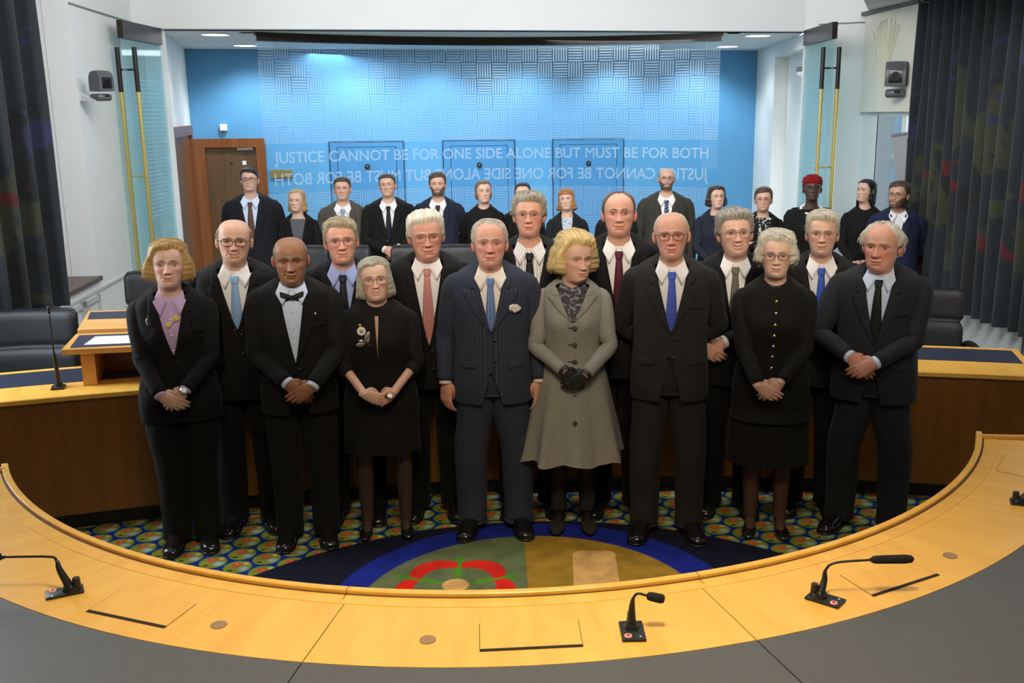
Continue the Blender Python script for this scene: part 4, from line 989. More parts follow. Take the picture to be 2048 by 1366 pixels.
def head_mesh(p, lod):
    k, th = face_grid(lod); P = head_base(k, th); x, y, z = P[..., 0].copy(), P[..., 1].copy(), P[..., 2].copy()
    fr = sm(0.15, 0.55, np.cos(th))[None] * np.ones_like(x); ax = np.abs(x)
    Gs = lambda a, x0, z0, sx, sz: np.exp(-((a - x0) / sx) ** 2 / 2 - ((z - z0) / sz) ** 2 / 2)
    p = dict(p)
    if p.get('fem'):
        for k_, v_ in (('nose', .82), ('brow', .4), ('fold', .55), ('jaw', .96)): p.setdefault(k_, v_)
    smile, opn = p.get('smile', .4), p.get('open', 0.0); wj = p.get('jaw', 1.0); ns = p.get('nose', 1.0)
    fwid = p.get('fw', 1.0)
    d = .0048 * p.get('brow', 1) * Gs(ax, .028, .021, .016, .006) - .0125 * Gs(ax, .031, .000, .0125, .0085) - .004 * Gs(ax, .012, .004, .005, .008)
    zn = np.clip((.014 - z) / .052, 0, 1); hN = .005 + .0205 * ns * zn ** 1.2; hN = hN * sm(-.052, -.0415, z) * sm(.034, .010, z); wN = .0055 + .0048 * zn
    d += hN * np.exp(-(ax / wN) ** 2.4 / 2)
    d += .0085 * Gs(ax, .0135, -.0405, .0045, .0055) + .0055 * Gs(x, 0, -.071, .026, .017) + (.004 + .005 * smile) * Gs(ax, .041, -.028 + .004 * smile, .016, .014)
    a_, b_ = np.array([.0185, -.040]), np.array([.034, -.076]); ab = b_ - a_; t = np.clip(((ax - a_[0]) * ab[0] + (z - a_[1]) * ab[1]) / (ab @ ab), 0, 1)
    dn = np.hypot(ax - a_[0] - t * ab[0], z - a_[1] - t * ab[1]); d -= p.get('fold', 1) * .0030 * np.exp(-(dn / .0035) ** 2)
    zm = -.0735 + smile * .017 * (ax / .028) ** 2; mw = .0245 + .005 * smile; inm = sm(mw, mw - .006, ax)
    og = opn * .0055 * np.clip(1 - (ax / mw) ** 2, 0, 1)
    d += .0035 * np.exp(-((z - (zm + .006 + og)) / .004) ** 2) * inm + .0046 * np.exp(-((z - (zm - .0075 - og)) / .005) ** 2) * inm
    d -= .0060 * np.exp(-((z - zm) / (.0022 + og)) ** 2) * sm(mw + .004, mw - .003, ax)
    d += .006 * Gs(x, 0, -.103, .016, .011) - .003 * Gs(x, 0, -.0895, .014, .0045) + .006 * p.get('jowl', .5) * Gs(ax, .045, -.088, .016, .018) + .0018 * Gs(ax, .031, -.017, .012, .004)
    d -= .0009 * p.get('fold', 1) * sum(np.exp(-((z - zz_ - 1.2 * ax ** 2) / .0016) ** 2) for zz_ in (.040, .050, .060)) * sm(.045, .02, ax)
    d -= .0016 * p.get('fold', 1) * sum(np.exp(-(((z + .002 - s_ * .006) - (ax - .048) * .5 * s_) / .0016) ** 2) for s_ in (-1, 0, 1)) * np.exp(-((ax - .054) / .006) ** 2)
    n1 = noise3(P * 55, 3); d += n1 * .0008
    beard = p.get('beard')
    bm = np.zeros_like(x)
    if beard is not None or p.get('stubble'):
        lim = np.minimum(-.049 + .85 * np.maximum(ax - .028, 0), -.006); bm = sm(0, .012, lim - z) * sm(-.130, -.118, z) * sm(-.35, -.05, np.cos(th))[None]
        lipm = sm(.013, .008, np.abs(z - zm + .002)) * inm; bm = bm * (1 - lipm)
        if beard is not None: d += bm * (.006 + .004 * noise3(P * 120, 5) + p.get('beard_len', 0.0) * sm(-.07, -.11, z))
    y -= d * fr; P = np.stack([x, y, z], -1)
    # side shaping: jaw width
    P[..., 0] *= 1 + (wj - 1) * sm(.0, -.08, z) ; P[..., 0] *= fwid
    c0 = np.array(p['skin']); c = np.ones(x.shape + (3,)) * c0
    fl = p.get('flush', .5) * (Gs(ax, .043, -.030, .017, .015) + .8 * Gs(x, 0, -.036, .013, .012) + .35 * Gs(x, 0, -.105, .02, .012)) * fr
    c = c * (1 - fl[..., None] * np.array([.06, .36, .38])); c = c * (1 + .05 * noise3(P * 70, 9)[..., None])
    c = c * (1 - (.32 * Gs(ax, .031, .000, .014, .010) * fr)[..., None] * np.array([.7, 1, 1]))  # redder eye sockets, with the shade under the brow put into the skin colour
    lip = np.array(p.get('lip', tuple(c0 * np.array([.84, .56, .55])))); lm = (sm(.0088, .0048, np.abs(z - (zm - .0008)) - og) * inm * fr)[..., None]; c = c * (1 - lm) + lip * lm
    ln_ = (.85 * np.exp(-((z - zm) / .0015) ** 2) * sm(mw + .003, mw - .002, ax) * fr * (1 if opn < .2 else .0))[..., None]; c = c * (1 - ln_) + c0 * np.array([.22, .12, .10]) * ln_
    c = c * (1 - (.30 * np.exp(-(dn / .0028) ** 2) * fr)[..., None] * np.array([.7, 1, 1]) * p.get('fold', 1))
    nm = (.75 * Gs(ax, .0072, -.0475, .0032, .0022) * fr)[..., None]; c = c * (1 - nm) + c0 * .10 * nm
    if opn >= .2:
        tm = (sm(og + .0004, og - .0012, np.abs(z - zm + .0005)) * sm(mw - .001, mw - .005, ax) * fr)[..., None]; c = c * (1 - tm) + np.array([.62, .56, .48]) * tm
        dk = (np.exp(-((np.abs(z - zm + .0005) - og) / .0012) ** 2) * sm(mw + .001, mw - .004, ax) * fr * .6)[..., None]; c = c * (1 - dk) + c0 * np.array([.2, .08, .07]) * dk
    if beard is not None:
        w = (bm * np.clip(.85 + .3 * noise3(P * 150, 8), 0, 1))[..., None]; c = c * (1 - w) + np.array(beard) * (1 + .3 * noise3(P * 200, 4)[..., None]) * w
    elif p.get('stubble'):
        w = (bm * p['stubble'])[..., None]; c = c * (1 - w) + c0 * np.array([.45, .42, .42]) * w
    hs = p.get('scalp')          # cropped hair shown on bare scalp
    return P, c, k, th
def eye_lids(mb, p, side, lod):
    c0 = np.array(p['skin']); ctr = np.array([side * .0312, -.0672, .0]); o_u, o_l = p.get('eye', (16, -14)); o_u, o_l = o_u * 1.3 + 1, o_l * 1.2 - 2
    az = np.radians(np.linspace(-80, 80, 14 if lod == 1 else 8))
    for lo, hi, top in ((o_u, 82, True), (o_l, -82, False)):
        bend = np.cos(az * 1.0) ** .8
        el = np.linspace(0, 1, 7 if lod == 1 else 4)[:, None]; e0 = np.radians(lo) * bend[None]; E = e0 + (np.radians(hi) - e0) * el
        r = .0136; q = np.stack([r * np.cos(E) * np.sin(az), -r * np.cos(E) * np.cos(az), r * np.sin(E) * 1.0], -1) * np.array([1.12, 1, 1]) + ctr
        col = np.ones(q.shape) * c0 * np.array([.90, .80, .78]); 
        if top: col[0] *= .10; col[1] *= .55
        else: col[0] *= .62
        mb.grid(q, False, col=col)
def eyeball(p, side, lod, gz=(0, 0)):
    mb = MB(); th = np.linspace(0, 2 * pi, 14 if lod == 1 else 8, endpoint=False); an = np.radians([0.5, 12, 14, 27, 29.5, 36, 60, 88])
    if lod != 1: an = np.radians([.5, 27, 31, 50, 88])
    P = np.stack([np.sin(an)[:, None] * np.cos(th), -np.cos(an)[:, None] * np.ones_like(th), np.sin(an)[:, None] * np.sin(th)], -1) * .0124
    ir = np.array(p.get('iris', (.022, .024, .026))); cols = np.array([(0.004,) * 3 if a < R(13) else (ir if a < R(28) else (.44, .40, .365)) for a in an])
    col = np.repeat(cols[:, None, :], len(th), 1)
    a, b = R(gz[0]), R(gz[1])
    Rz = np.array([[cos(a), -sin(a), 0], [sin(a), cos(a), 0], [0, 0, 1]]); Rx = np.array([[1, 0, 0], [0, cos(b), -sin(b)], [0, sin(b), cos(b)]])
    mb.grid(P @ (Rz @ Rx).T + np.array([side * .0312, -.0672, 0]), True, False, False, col=col); return mb

# ---- hair
INTR = lambda v, xs, ys: np.interp(v, xs, ys)
HL = {  # hairline height by azimuth (0 front .. 180 back)
    'full': ([0, 25, 45, 62, 74, 82, 92, 105, 125, 180], [.070, .069, .064, .046, .020, -.02, .030, -.030, -.072, -.088]),
    'high': ([0, 25, 45, 62, 74, 82, 92, 105, 125, 180], [.092, .094, .088, .060, .024, -.015, .030, -.030, -.072, -.088]),
    'recede': ([0, 18, 38, 56, 72, 82, 92, 105, 125, 180], [.100, .106, .104, .072, .030, -.015, .030, -.030, -.070, -.086]),
    'bald': ([0, 40, 58, 70, 82, 92, 105, 125, 180], [.30, .20, .090, .030, -.010, .030, -.030, -.068, -.084]),
    'fem': ([0, 20, 40, 55, 66, 76, 88, 180], [.074, .078, .070, .040, -.02, -.10, -.13, -.15]),
    'fringe': ([0, 20, 36, 48, 58, 70, 88, 180], [.030, .030, .026, .010, -.04, -.12, -.14, -.15])}
def hair_mesh(p, lod, rng):
    h = p['hair']; kind = h.get('line', 'full'); S_ = 96 if lod == 1 else 56
    th = np.linspace(-pi, pi, S_, endpoint=False)
    zlo = h.get('low', None)
    k = np.linspace(1.2 if h.get('bob') else 4.2, 17.99, 64 if lod == 1 else 34)
    B = head_base(k, th); B[..., 0] *= p.get('fw', 1.0); x, y, z = B[..., 0], B[..., 1], B[..., 2]
    ph = np.degrees(np.abs(th))[None] * np.ones_like(z); seed = h.get('seed', 1)
    shift = h.get('part', 0.0)           # lop-sided hair line / parting
    zl = INTR(ph, *HL[kind]) + shift * np.sin(th)[None] * .012 * (ph < 60)
    nz = noise3(np.stack([th[None] * 26 + 0 * z, z * 14, 0 * z + seed], -1), seed)
    m = sm(0, .024 if 'bob' not in h else .018, z - zl + nz * h.get('edge', .004))
    if kind == 'bald': m = m * sm(0, .016, INTR(ph, [0, 60, 90, 130, 180], [.0, .068, .074, .066, .058]) - z + nz * .006)
    ts, tt = h.get('side', .010), h.get('top', .016)
    t = ts + (tt - ts) * sm(.03, .095, z); t = t * (1 + h.get('front', 0) * sm(70, 10, ph) * sm(.05, .09, z))
    if 'bob' in h:      # outer half width by height
        zs, ws = h['bob']; Wt = INTR(z, zs, ws); low = h.get('zlow', -.115); 
        tb = np.where(z < .05, Wt - np.hypot(x, (y - .006) * .80), t); mixf = sm(.075, .02, z); t = t * (1 - mixf) + np.maximum(tb, .004) * mixf
        lo = low + h.get('zfront', 0.0) * sm(120, 70, ph); m = m * sm(-.004, .010, z - lo + nz * .010)
        t = t * (1 - .5 * sm(.022, 0, z - lo) * (1 if h.get('curl', 1) else 0))
    amp = h.get('amp', .0022); cur = h.get('curly', 0)
    if cur: t = t + cur * (noise3(B * h.get('cs', 62), seed + 3) * .7 + .5 * noise3(B * h.get('cs', 62) * 2.1, seed + 4))
    tr_top = x if h.get('flow', 'side') == 'back' else y + .3 * x
    f = sm(.05, .095, z); arc = th[None] * .085
    trc = arc * (1 - f) + tr_top * f
    rid = noise3(np.stack([trc * 190, z * 9 + 4 * f, 0 * z + seed], -1), seed + 7); t = t + amp * rid
    te = m * t + (1 - m) * (-.007)
    D = np.stack([x, (y - .006), np.maximum(z, 0) * 1.0 - .0], -1); D /= np.linalg.norm(D, axis=-1)[..., None] + 1e-9
    P = B + D * te[..., None]
    if 'bob' in h:
        Wz = np.maximum(Wt + amp * rid + (cur * noise3(B * h.get('cs', 62), seed + 3) if cur else 0) + .004 * nz * .5, .02); Wz = Wz * (1 - (.16 if h.get('curl', 1) else .04) * sm(.03, 0, z - lo))
        Pb = np.stack([Wz * np.sin(th)[None], .010 - Wz * 1.10 * np.cos(th)[None], z], -1); Bu = B + D * -.012
        Pm = (P * (1 - mixf[..., None]) + Pb * mixf[..., None]); mm_ = m[..., None]; low_ = mixf[..., None]
        P = np.where(low_ > 0, Pm * mm_ + Bu * (1 - mm_), P)
    if h.get('quiff'): P[..., 2] += h['quiff'] * sm(60, 0, ph) * sm(.07, .10, z) * m; P[..., 1] -= .4 * h['quiff'] * sm(60, 0, ph) * sm(.06, .1, z) * m
    c0 = np.array(h['col']); c1 = np.array(h.get('col2', tuple(c0 * .55)))
    w = np.clip(.5 + .55 * rid + .25 * nz, 0, 1)[..., None]; C = c0 * w + c1 * (1 - w)
    mk_ = np.maximum(m, np.roll(m, -1, 1)); mk_ = np.maximum(mk_[:-1], mk_[1:]) > .02
    mb = MB(); mb.grid(P, True, False, bool(m[-1].max() > .02), col=C, keep=mk_)
    # loose strands over the shell
    V = P.reshape(-1, 3); mm = (m * (t > 0.003)).reshape(-1); Nn = D.reshape(-1, 3); cand = np.where(mm > .85)[0]
    n = h.get('n', 260 if lod == 1 else 60)
    if len(cand) > 20 and n:
        i0 = rng.choice(cand, n); cur_p = V[i0].copy(); step = h.get('step', .011); pts = []; norms = []; alive = np.ones(n, bool)
        flow = {'back': (0, 1.0, 0), 'side': (h.get('dir', 1.0), .25, 0), 'down': (0, 0, -1)}[h.get('flow', 'side')]
        lift = rng.uniform(.0002, h.get('lift', .0035), n); jit = rng.normal(0, h.get('jit', .35), (n, 3)); Vc = V[cand]; Nc = Nn[cand]
        for s_ in range(6):
            dist = ((cur_p[:, None, :] - Vc[None]) ** 2).sum(-1); j = dist.argmin(1); nn = Nc[j]; cur_p = cur_p + nn * (((Vc[j] - cur_p) * nn).sum(1) + lift * (1 + .04 * s_))[:, None]
            pts.append(cur_p.copy()); norms.append(nn)
            top = sm(.05, .09, cur_p[:, 2])[:, None]; d = np.array(flow) * top + np.array([0, .25, -1.0]) * (1 - top) + jit * (.55 + (h.get('wild', 0)))
            d = d - nn * (d * nn).sum(1)[:, None]; d /= np.linalg.norm(d, axis=1)[:, None] + 1e-9; nxt = cur_p + d * step; far_ = ((nxt[:, None, :] - Vc[None]) ** 2).sum(-1).min(1) > (.0045 + lift) ** 2 + 6e-5
            cur_p = np.where(far_[:, None], cur_p + d * .0006, nxt)
        pts = np.array(pts); norms = np.array(norms); tg = np.gradient(pts, axis=0); sd = np.cross(tg, norms); sd /= np.linalg.norm(sd, axis=-1)[..., None] + 1e-9
        wd = h.get('sw', .0013) * np.array([.5, 1, 1.1, 1, .7, .1])[:, None, None] * rng.uniform(.6, 1.3, (1, n, 1))
        q = np.stack([pts + sd * wd, pts + norms * wd * .8, pts - sd * wd, pts - norms * wd], 2)   # 6,n,4,3
        cs = (c0 * rng.uniform(.75, 1.25, (n, 1))) 
        q = q.transpose(1, 0, 2, 3).reshape(-1, 3); idx = np.arange(n * 24).reshape(n, 6, 4)
        a = idx[:, :-1]; b = idx[:, 1:]; F = np.stack([a, np.roll(a, -1, 2), np.roll(b, -1, 2), b], -1).reshape(-1, 4)
        mb.raw(q, F, 0, np.repeat(cs, 24, 0))
    return mb

# ---- torso tables (z, half width, front depth, back depth) for a 1.75 m figure
TM = np.array([(.76, .205, .138, .125), (.86, .206, .143, .130), (.96, .200, .142, .120), (1.04, .194, .140, .108), (1.10, .190, .137, .104), (1.20, .194, .138, .112), (1.30, .200, .136, .122), (1.37, .202, .126, .124),
               (1.42, .196, .112, .116), (1.45, .184, .100, .106), (1.475, .156, .089, .096), (1.495, .108, .078, .086), (1.512, .080, .068, .076)])
TF = np.array([(.76, .195, .125, .130), (.86, .198, .128, .138), (.96, .185, .122, .120), (1.04, .168, .115, .100), (1.10, .160, .115, .096), (1.20, .168, .135, .105), (1.27, .174, .142, .112), (1.34, .176, .125, .114),
               (1.40, .172, .105, .108), (1.435, .155, .092, .098), (1.462, .125, .080, .088), (1.485, .092, .068, .078), (1.50, .072, .060, .070)])
class Torso:
    def __init__(s, tab, w=1.0, g=1.0, belly=0.0, drop=0.0, n=2.4):
        t = tab.copy(); t[:, 1] *= w; t[:, 2:] *= g; t[:, 2] += belly * np.exp(-((t[:, 0] - 1.02) / .13) ** 2); t[:, 0] -= drop * sm(1.2, 1.45, t[:, 0]); s.t = t; s.n = n
        s.z0, s.z1 = t[0, 0], t[-1, 0]
    def prof(s, z):
        z = np.asarray(z, float); t = s.t; zz = np.clip(z, t[0, 0], t[-1, 0])
        # smooth interpolation
        i = np.clip(np.searchsorted(t[:, 0], zz) - 1, 0, len(t) - 2); E = np.vstack([2 * t[0] - t[1], t, 2 * t[-1] - t[-2]])
        f = ((zz - t[i, 0]) / (t[i + 1, 0] - t[i, 0]))[..., None]; a, b, c, d = E[i], E[i + 1], E[i + 2], E[i + 3]
        r = .5 * (2 * b + (c - a) * f + (2 * a - 5 * b + 4 * c - d) * f ** 2 + (3 * b - a - 3 * c + d) * f ** 3)
        return r[..., 1], r[..., 2], r[..., 3]
    def front(s, x, z):
        a, bf, bb = s.prof(z); q = np.clip(np.abs(x) / a, 0, .985); return -bf * (1 - q ** s.n) ** (1 / s.n)
    def rings(s, zs, th, off=0.0):
        a, bf, bb = s.prof(zs); a, bf, bb = (v[:, None] + off for v in (a, bf, bb)); e = 2 / s.n
        sn, cs = np.sin(th)[None], np.cos(th)[None]
        x = a * spow(sn, e); y = np.where(cs > 0, -bf, bb) * np.abs(cs) ** e
        z = zs[:, None] + sm(1.44, 1.51, zs)[:, None] * .30 * y
        return np.stack([x, y, z + 0 * x], -1)
def ik(S, Wt, l1, l2, pole):
    S, Wt = np.array(S, float), np.array(Wt, float); d = Wt - S; D = np.linalg.norm(d); D = min(D, (l1 + l2) * .998); u = d / np.linalg.norm(d); Wt = S + u * D
    a = (l1 * l1 - l2 * l2 + D * D) / (2 * D); h = math.sqrt(max(l1 * l1 - a * a, 0)); pl = np.array(pole, float); pl = pl - u * (pl @ u); pl /= np.linalg.norm(pl)
    return S + u * a + pl * h, Wt
SHOE = [(.088, .010, .012, .050), (.080, .027, .0, .070), (.045, .034, 0, .084), (0, .036, 0, .088), (-.035, .040, 0, .080), (-.09, .047, 0, .062), (-.135, .048, 0, .050), (-.168, .042, 0, .042), (-.188, .030, .002, .033), (-.198, .012, .006, .022)]
PUMP = [(.080, .010, .012, .052), (.072, .024, .0, .060), (.04, .030, 0, .058), (0, .031, 0, .046), (-.04, .036, 0, .036), (-.08, .041, 0, .036), (-.115, .040, 0, .035), (-.145, .032, 0, .029), (-.165, .020, .002, .023), (-.175, .008, .005, .016)]
def shoe_mesh(tab, mb, c, rz, sc=1.0):
    th = np.linspace(0, 2 * pi, 16, endpoint=False); P = []
    for y, hw, zb, zt in tab:
        zm, hz = (zb + zt) / 2, (zt - zb) / 2
        P.append(np.stack([hw * spow(np.cos(th), .75), np.full(16, y), zm + hz * spow(np.sin(th), .7)], -1))
    P = np.array(P) * sc; Rm = np.array([[cos(rz), -sin(rz), 0], [sin(rz), cos(rz), 0], [0, 0, 1]]); mb.grid(P @ Rm.T + np.array(c), True, True, True)

def person(p):
    lod = p.get('lod', 1); H = p['H']; s = H / 1.75; hs = p.get('hs', 1.0) / s; fem = p.get('fem', False)
    rng = np.random.default_rng(p.get('seed', abs(hash(p['label'])) % 1000) if 'seed' in p else sum(map(ord, p['label'])))
    rz = R(p.get('rz', .7 * math.degrees(math.atan2(-p['x'], p['y']))))
    root = empty('person', (p['x'], p['y'], 0), rz, p['label'], 'person', p.get('group'))
    def fin(mb, name, mat, par=root, smooth=True, sharp=None):
        mb.v = [v * s for v in mb.v]; return mb.build(name, mat, par, smooth, sharp=sharp)
    o = p['out']; T = Torso(TF if fem else TM, p.get('w', 1.0), p.get('g', 1.0), p.get('belly', 0.0), p.get('drop', 0.0))
    if fem:
        pass
    skin = np.array(p['skin'])
    # head placement -------------------------------------------------------
    zsc = p.get('zs', .93); hz = 1.738 - .119 * hs * zsc; hoff = np.array([p.get('hx', 0), p.get('hyo', -.03), 0])
    pit, yaw, rol = (R(v) for v in p.get('head', (6, 0, 0))); pit -= R(11)
    Rx = np.array([[1, 0, 0], [0, cos(pit), -sin(pit)], [0, sin(pit), cos(pit)]]); Ry = np.array([[cos(rol), 0, sin(rol)], [0, 1, 0], [-sin(rol), 0, cos(rol)]]); Rz = np.array([[cos(yaw), -sin(yaw), 0], [sin(yaw), cos(yaw), 0], [0, 0, 1]])
    Rh = Rz @ Ry @ Rx; piv = np.array([0, .015, -.10])
    def place(V, full=False):
        V = np.asarray(V, float); shp = V.shape; V = V.reshape(-1, 3) * np.array([1.03, 1.0, zsc])
        r = (V - piv) @ Rh.T + piv; w = 1.0 if full else sm(-.185, -.105, V[:, 2] + V[:, 1] * .25)[:, None]
        return ((V + (r - V) * w) * hs + hoff + np.array([0, 0, hz])).reshape(shp)
    # body ------------------------------------------------------------------
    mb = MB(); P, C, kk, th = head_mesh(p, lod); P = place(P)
    core_z = np.array([1.0, 1.03, 1.06, 1.1, 1.2, 1.3, 1.38, 1.42, 1.445, 1.465]); core = T.rings(core_z, th); core[..., 0] *= .90; core[..., 1] *= .86
    core[..., 2] = core_z[:, None]; 
    ok = P[0, :, 2].min() > 1.36
    w_ = np.linspace(0, 1, 10)
    core = core[:8] if P[0, :, 2].mean() > 1.43 else core[:6]
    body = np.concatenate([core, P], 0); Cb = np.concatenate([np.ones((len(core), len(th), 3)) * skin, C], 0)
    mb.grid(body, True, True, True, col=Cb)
    for sd in (-1, 1):
        e = MB(); a = np.linspace(0, 2 * pi, 14, endpoint=False)
        prof = [(0, .4, .018), (.3, .9, .014), (.62, 1.02, .004), (.78, 1.0, -.003), (.86, .8, -.0035), (.55, .55, .001), (.2, .35, .003)]
        G = []
        for f_, sc_, ofs in ((1, 1.0, .016), (1, 1.04, .006), (1, 1.0, -.001), (1, .86, -.0025), (1, .70, .0015), (1, .4, .004)):
            yy = .0185 * sc_ * np.cos(a) * (1 + .15 * np.sin(a)); zz = .0325 * sc_ * np.sin(a)
            G.append(np.stack([np.full(14, -ofs), yy, zz], -1))
        G = np.array(G); fl = R(28); Rf = np.array([[cos(fl), -sin(fl), 0], [sin(fl), cos(fl), 0], [0, 0, 1]]); G = G @ Rf.T; G[..., 0] *= 1; G = G + np.array([.0825 * p.get('fw', 1), .014, -.010]); G[..., 0] *= sd
        G[..., 1] += -.25 * (G[..., 2] + .01) * -.35
        mb.grid(place(G), True, False, True, col=skin * np.array([.95, .75, .72]))
        l_ = MB(); eye_lids(l_, p, sd, lod)
        for V, F_, c_, u_ in zip(l_.v, [None, None], l_.c, l_.uv): pass
        off = 0
        Vl = np.vstack(l_.v); mb.raw(place(Vl), l_.f, 0, np.vstack(l_.c))
    # arms --------------------------------------------------------------------
    a_sh = float(T.prof(1.40)[0]); zsh = (1.392 if not fem else 1.372) - p.get('drop', 0)
    arms = p.get('arms', ('clasp', .93, 0.0, 0)); mode = arms[0]; hsc = .92 if fem else 1.0; hsc *= p.get('hand', 1.0)
    hands = []; sl = []
    l1, l2 = (.29, .255) if not fem else (.275, .24)
    for sd in (-1, 1):
        S = np.array([sd * (a_sh * .92), .008, zsh])
        if mode == 'clasp' or mode == 'lace':
            zc, xo, flip = arms[1], arms[2], arms[3]; cy = -.215 - p.get('belly', 0) * .8 - (p.get('g', 1) - 1) * .14 + p.get('hyy', 0)
            outer = (sd == -1) != bool(flip); Cc = np.array([xo, cy, zc])
            if mode == 'clasp':
                ang = R(34 if outer else 48); off = np.array([sd * .066, -.022, .046]) if outer else np.array([sd * .062, .014, .060])
            else:
                ang = R(24 if outer else 34); off = np.array([sd * .092, -.014 if outer else .010, .044])
            Wt = Cc + off * hsc; E, Wt = ik(S, Wt, l1, l2, (sd * 1.0, .55, -.1))
            V, F_ = hand('over' if outer else 'under', lod) if mode == 'clasp' else hand('lace', lod)
            V = V * hsc; V = V * np.array([1, 1, 1]); X = np.array([cos(ang), 0, -sin(ang)]); Z = np.array([sin(ang), 0, cos(ang)]); Y = np.array([0, 1, 0])
            tilt = R(-14 if outer else -8); X = np.array([cos(ang), sin(tilt) * -.6, -sin(ang)]); X /= np.linalg.norm(X); Z = np.array([sin(ang), 0.15, cos(ang)]); Z -= X * (X @ Z); Z /= np.linalg.norm(Z); Y = np.cross(Z, X)
            Q = V[:, :1] * X + V[:, 1:2] * Y + V[:, 2:] * Z; Q[:, 0] *= -sd; Q = Q + Wt
        elif mode == 'behind':
            Wt = np.array([sd * .07, .20, .98]); E, Wt = ik(S, Wt, l1, l2, (sd * 1.0, -.1, 0)); V, F_ = hand('relax', lod); V = V * hsc
            Q = np.stack([V[:, 2] * sd, V[:, 1] + .0, -V[:, 0]], -1) * np.array([1, -1, 1]) + Wt
        else:   # side / fold
            if mode == 'fold':
                Wt = np.array([-sd * .06, -.20 - .02 * (sd < 0), 1.16 + .05 * (sd < 0)]); E, Wt = ik(S, Wt, l1, l2, (sd * 1.0, -.1, -.6))
                V, F_ = hand('relax', lod); V = V * hsc; X = np.array([-sd * .95, 0, .30]); X /= np.linalg.norm(X); Z = np.array([0, 0, 1.0]); Z -= X * (X @ Z); Z /= np.linalg.norm(Z); Y = np.array([0, 1, 0])
                Q = V[:, :1] * X + V[:, 1:2] * Y + V[:, 2:] * Z + Wt
            else:
                Wt = np.array([sd * (a_sh + .035 + arms[1]), -.035, .865]); E, Wt = ik(S, Wt, l1, l2, (sd * .5, 1.0, 0)); V, F_ = hand('relax', lod); V = V * hsc
                # fingers down, back of the hand outwards, thumb forward
                Q = np.stack([sd * -V[:, 1] * 1.0, -V[:, 2], -V[:, 0]], -1); ca, sa = cos(R(50)), sin(R(50)) * sd; Q = np.stack([Q[:, 0] * ca + Q[:, 1] * sa, -Q[:, 0] * sa + Q[:, 1] * ca, Q[:, 2]], -1); Q[:, 1] += .10 * Q[:, 2]; Q = Q + Wt
        skinh = skin * np.array(p.get('handtint', (.97, .88, .86)))
        nzz = noise3(Q * 60, 4)[:, None]; hands.append((Q, F_, skinh * (1 + .10 * nzz)))
        up_in = np.array([sd * a_sh * .62, .006, zsh + .028])
        fdir = (Wt - E) / np.linalg.norm(Wt - E)
        pth = [up_in, S, S * .62 + E * .38 + np.array([sd * .006, 0, 0]), S * .25 + E * .75, E + np.array([sd * .0, .004, 0]), E * .6 + Wt * .4, Wt - fdir * .012]
        sl.append((sd, pth, E, Wt, fdir))
        mb.tube(pth[1:] + [Wt + fdir * .012], [.040, .036, .033, .030, .029 * hsc, .0265 * hsc, .025 * hsc], 12, col=skinh, res=20)
    glove = p.get('glove')
    for Q, F_, c_ in hands:
        if not glove: mb.raw(Q, F_, 0, c_)
    # legs --------------------------------------------------------------------
    st = p.get('stance', .105); legc = np.array(p['legcol']) if 'legcol' in p else skin
    legs = []
    for sd in (-1, 1):
        fx = sd * st; pts = [(sd * .088, .0, .86), (sd * .095, -.005, .68), (fx * .97, -.012, .49), (fx, .018, .32), (fx, .022, .16), (fx, .02, .07)]
        rad = [.088, .074, .056, .052, .040, .036] if fem else [.09, .078, .058, .055, .042, .038]
        mb.tube(pts, rad, 14, res=22, col=legc)
        if fem: mb.tube([(fx, .035, .06), (fx, -.02, .055), (fx, -.08, .03), (fx, -.13, .018)], [.030, .031, .026, .012], 10, res=12, col=legc)
        legs.append((sd, pts, fx))
    fin(mb, 'body', M_SKIN)
    if glove:
        for (Q, F_, c_), (sd, pth, E, Wt, fdir) in zip(hands, sl):
            g_ = MB(); g_.raw(Q + (Q - Q.mean(0)) * .03, F_); g_.tube([Wt - fdir * .03, Wt + fdir * .012], [.036, .033], 14, cap=False); fin(g_, 'glove', M_GLOVE)
    # eyes, brows ------------------------------------------------------------
    for sd in (-1, 1):
        e = eyeball(p, sd, lod, p.get('gaze', (0, 8))); e.v = [place(v, True) for v in e.v]; fin(e, 'eye', M_EYE)
        bc = np.array(p.get('browc', p['hair']['col'] if p.get('hair') else (.05, .04, .03))); b = MB()
        xs = np.linspace(.013, .047, 9); zz = .0215 + .0045 * np.sin(np.linspace(.3, 2.6, 9)) - .004 * sm(.035, .05, xs) + p.get('browz', 0); base = head_base(np.array([12.0]), np.arcsin(np.clip(xs / .078, -1, 1)))[0]
        pts = np.stack([xs, base[:, 1] - .0052 + .002 * sm(.02, .05, xs), zz], -1) * np.array([sd, 1, 1]); bw = p.get('browt', .0032) * np.array([.7, 1.1, 1.1, 1, .95, .9, .75, .55, .25])
        b.tube(pts, bw, 6, flat=.55, ref=(0, 1, 0), col=bc); b.v = [place(v, True) for v in b.v]; b.c = [np.clip(c_ * (1 + .35 * noise3(v * 500, 2)[:, None]), 0, 1) for c_, v in zip(b.c, b.v)]; fin(b, 'eyebrow', M_HAIR)
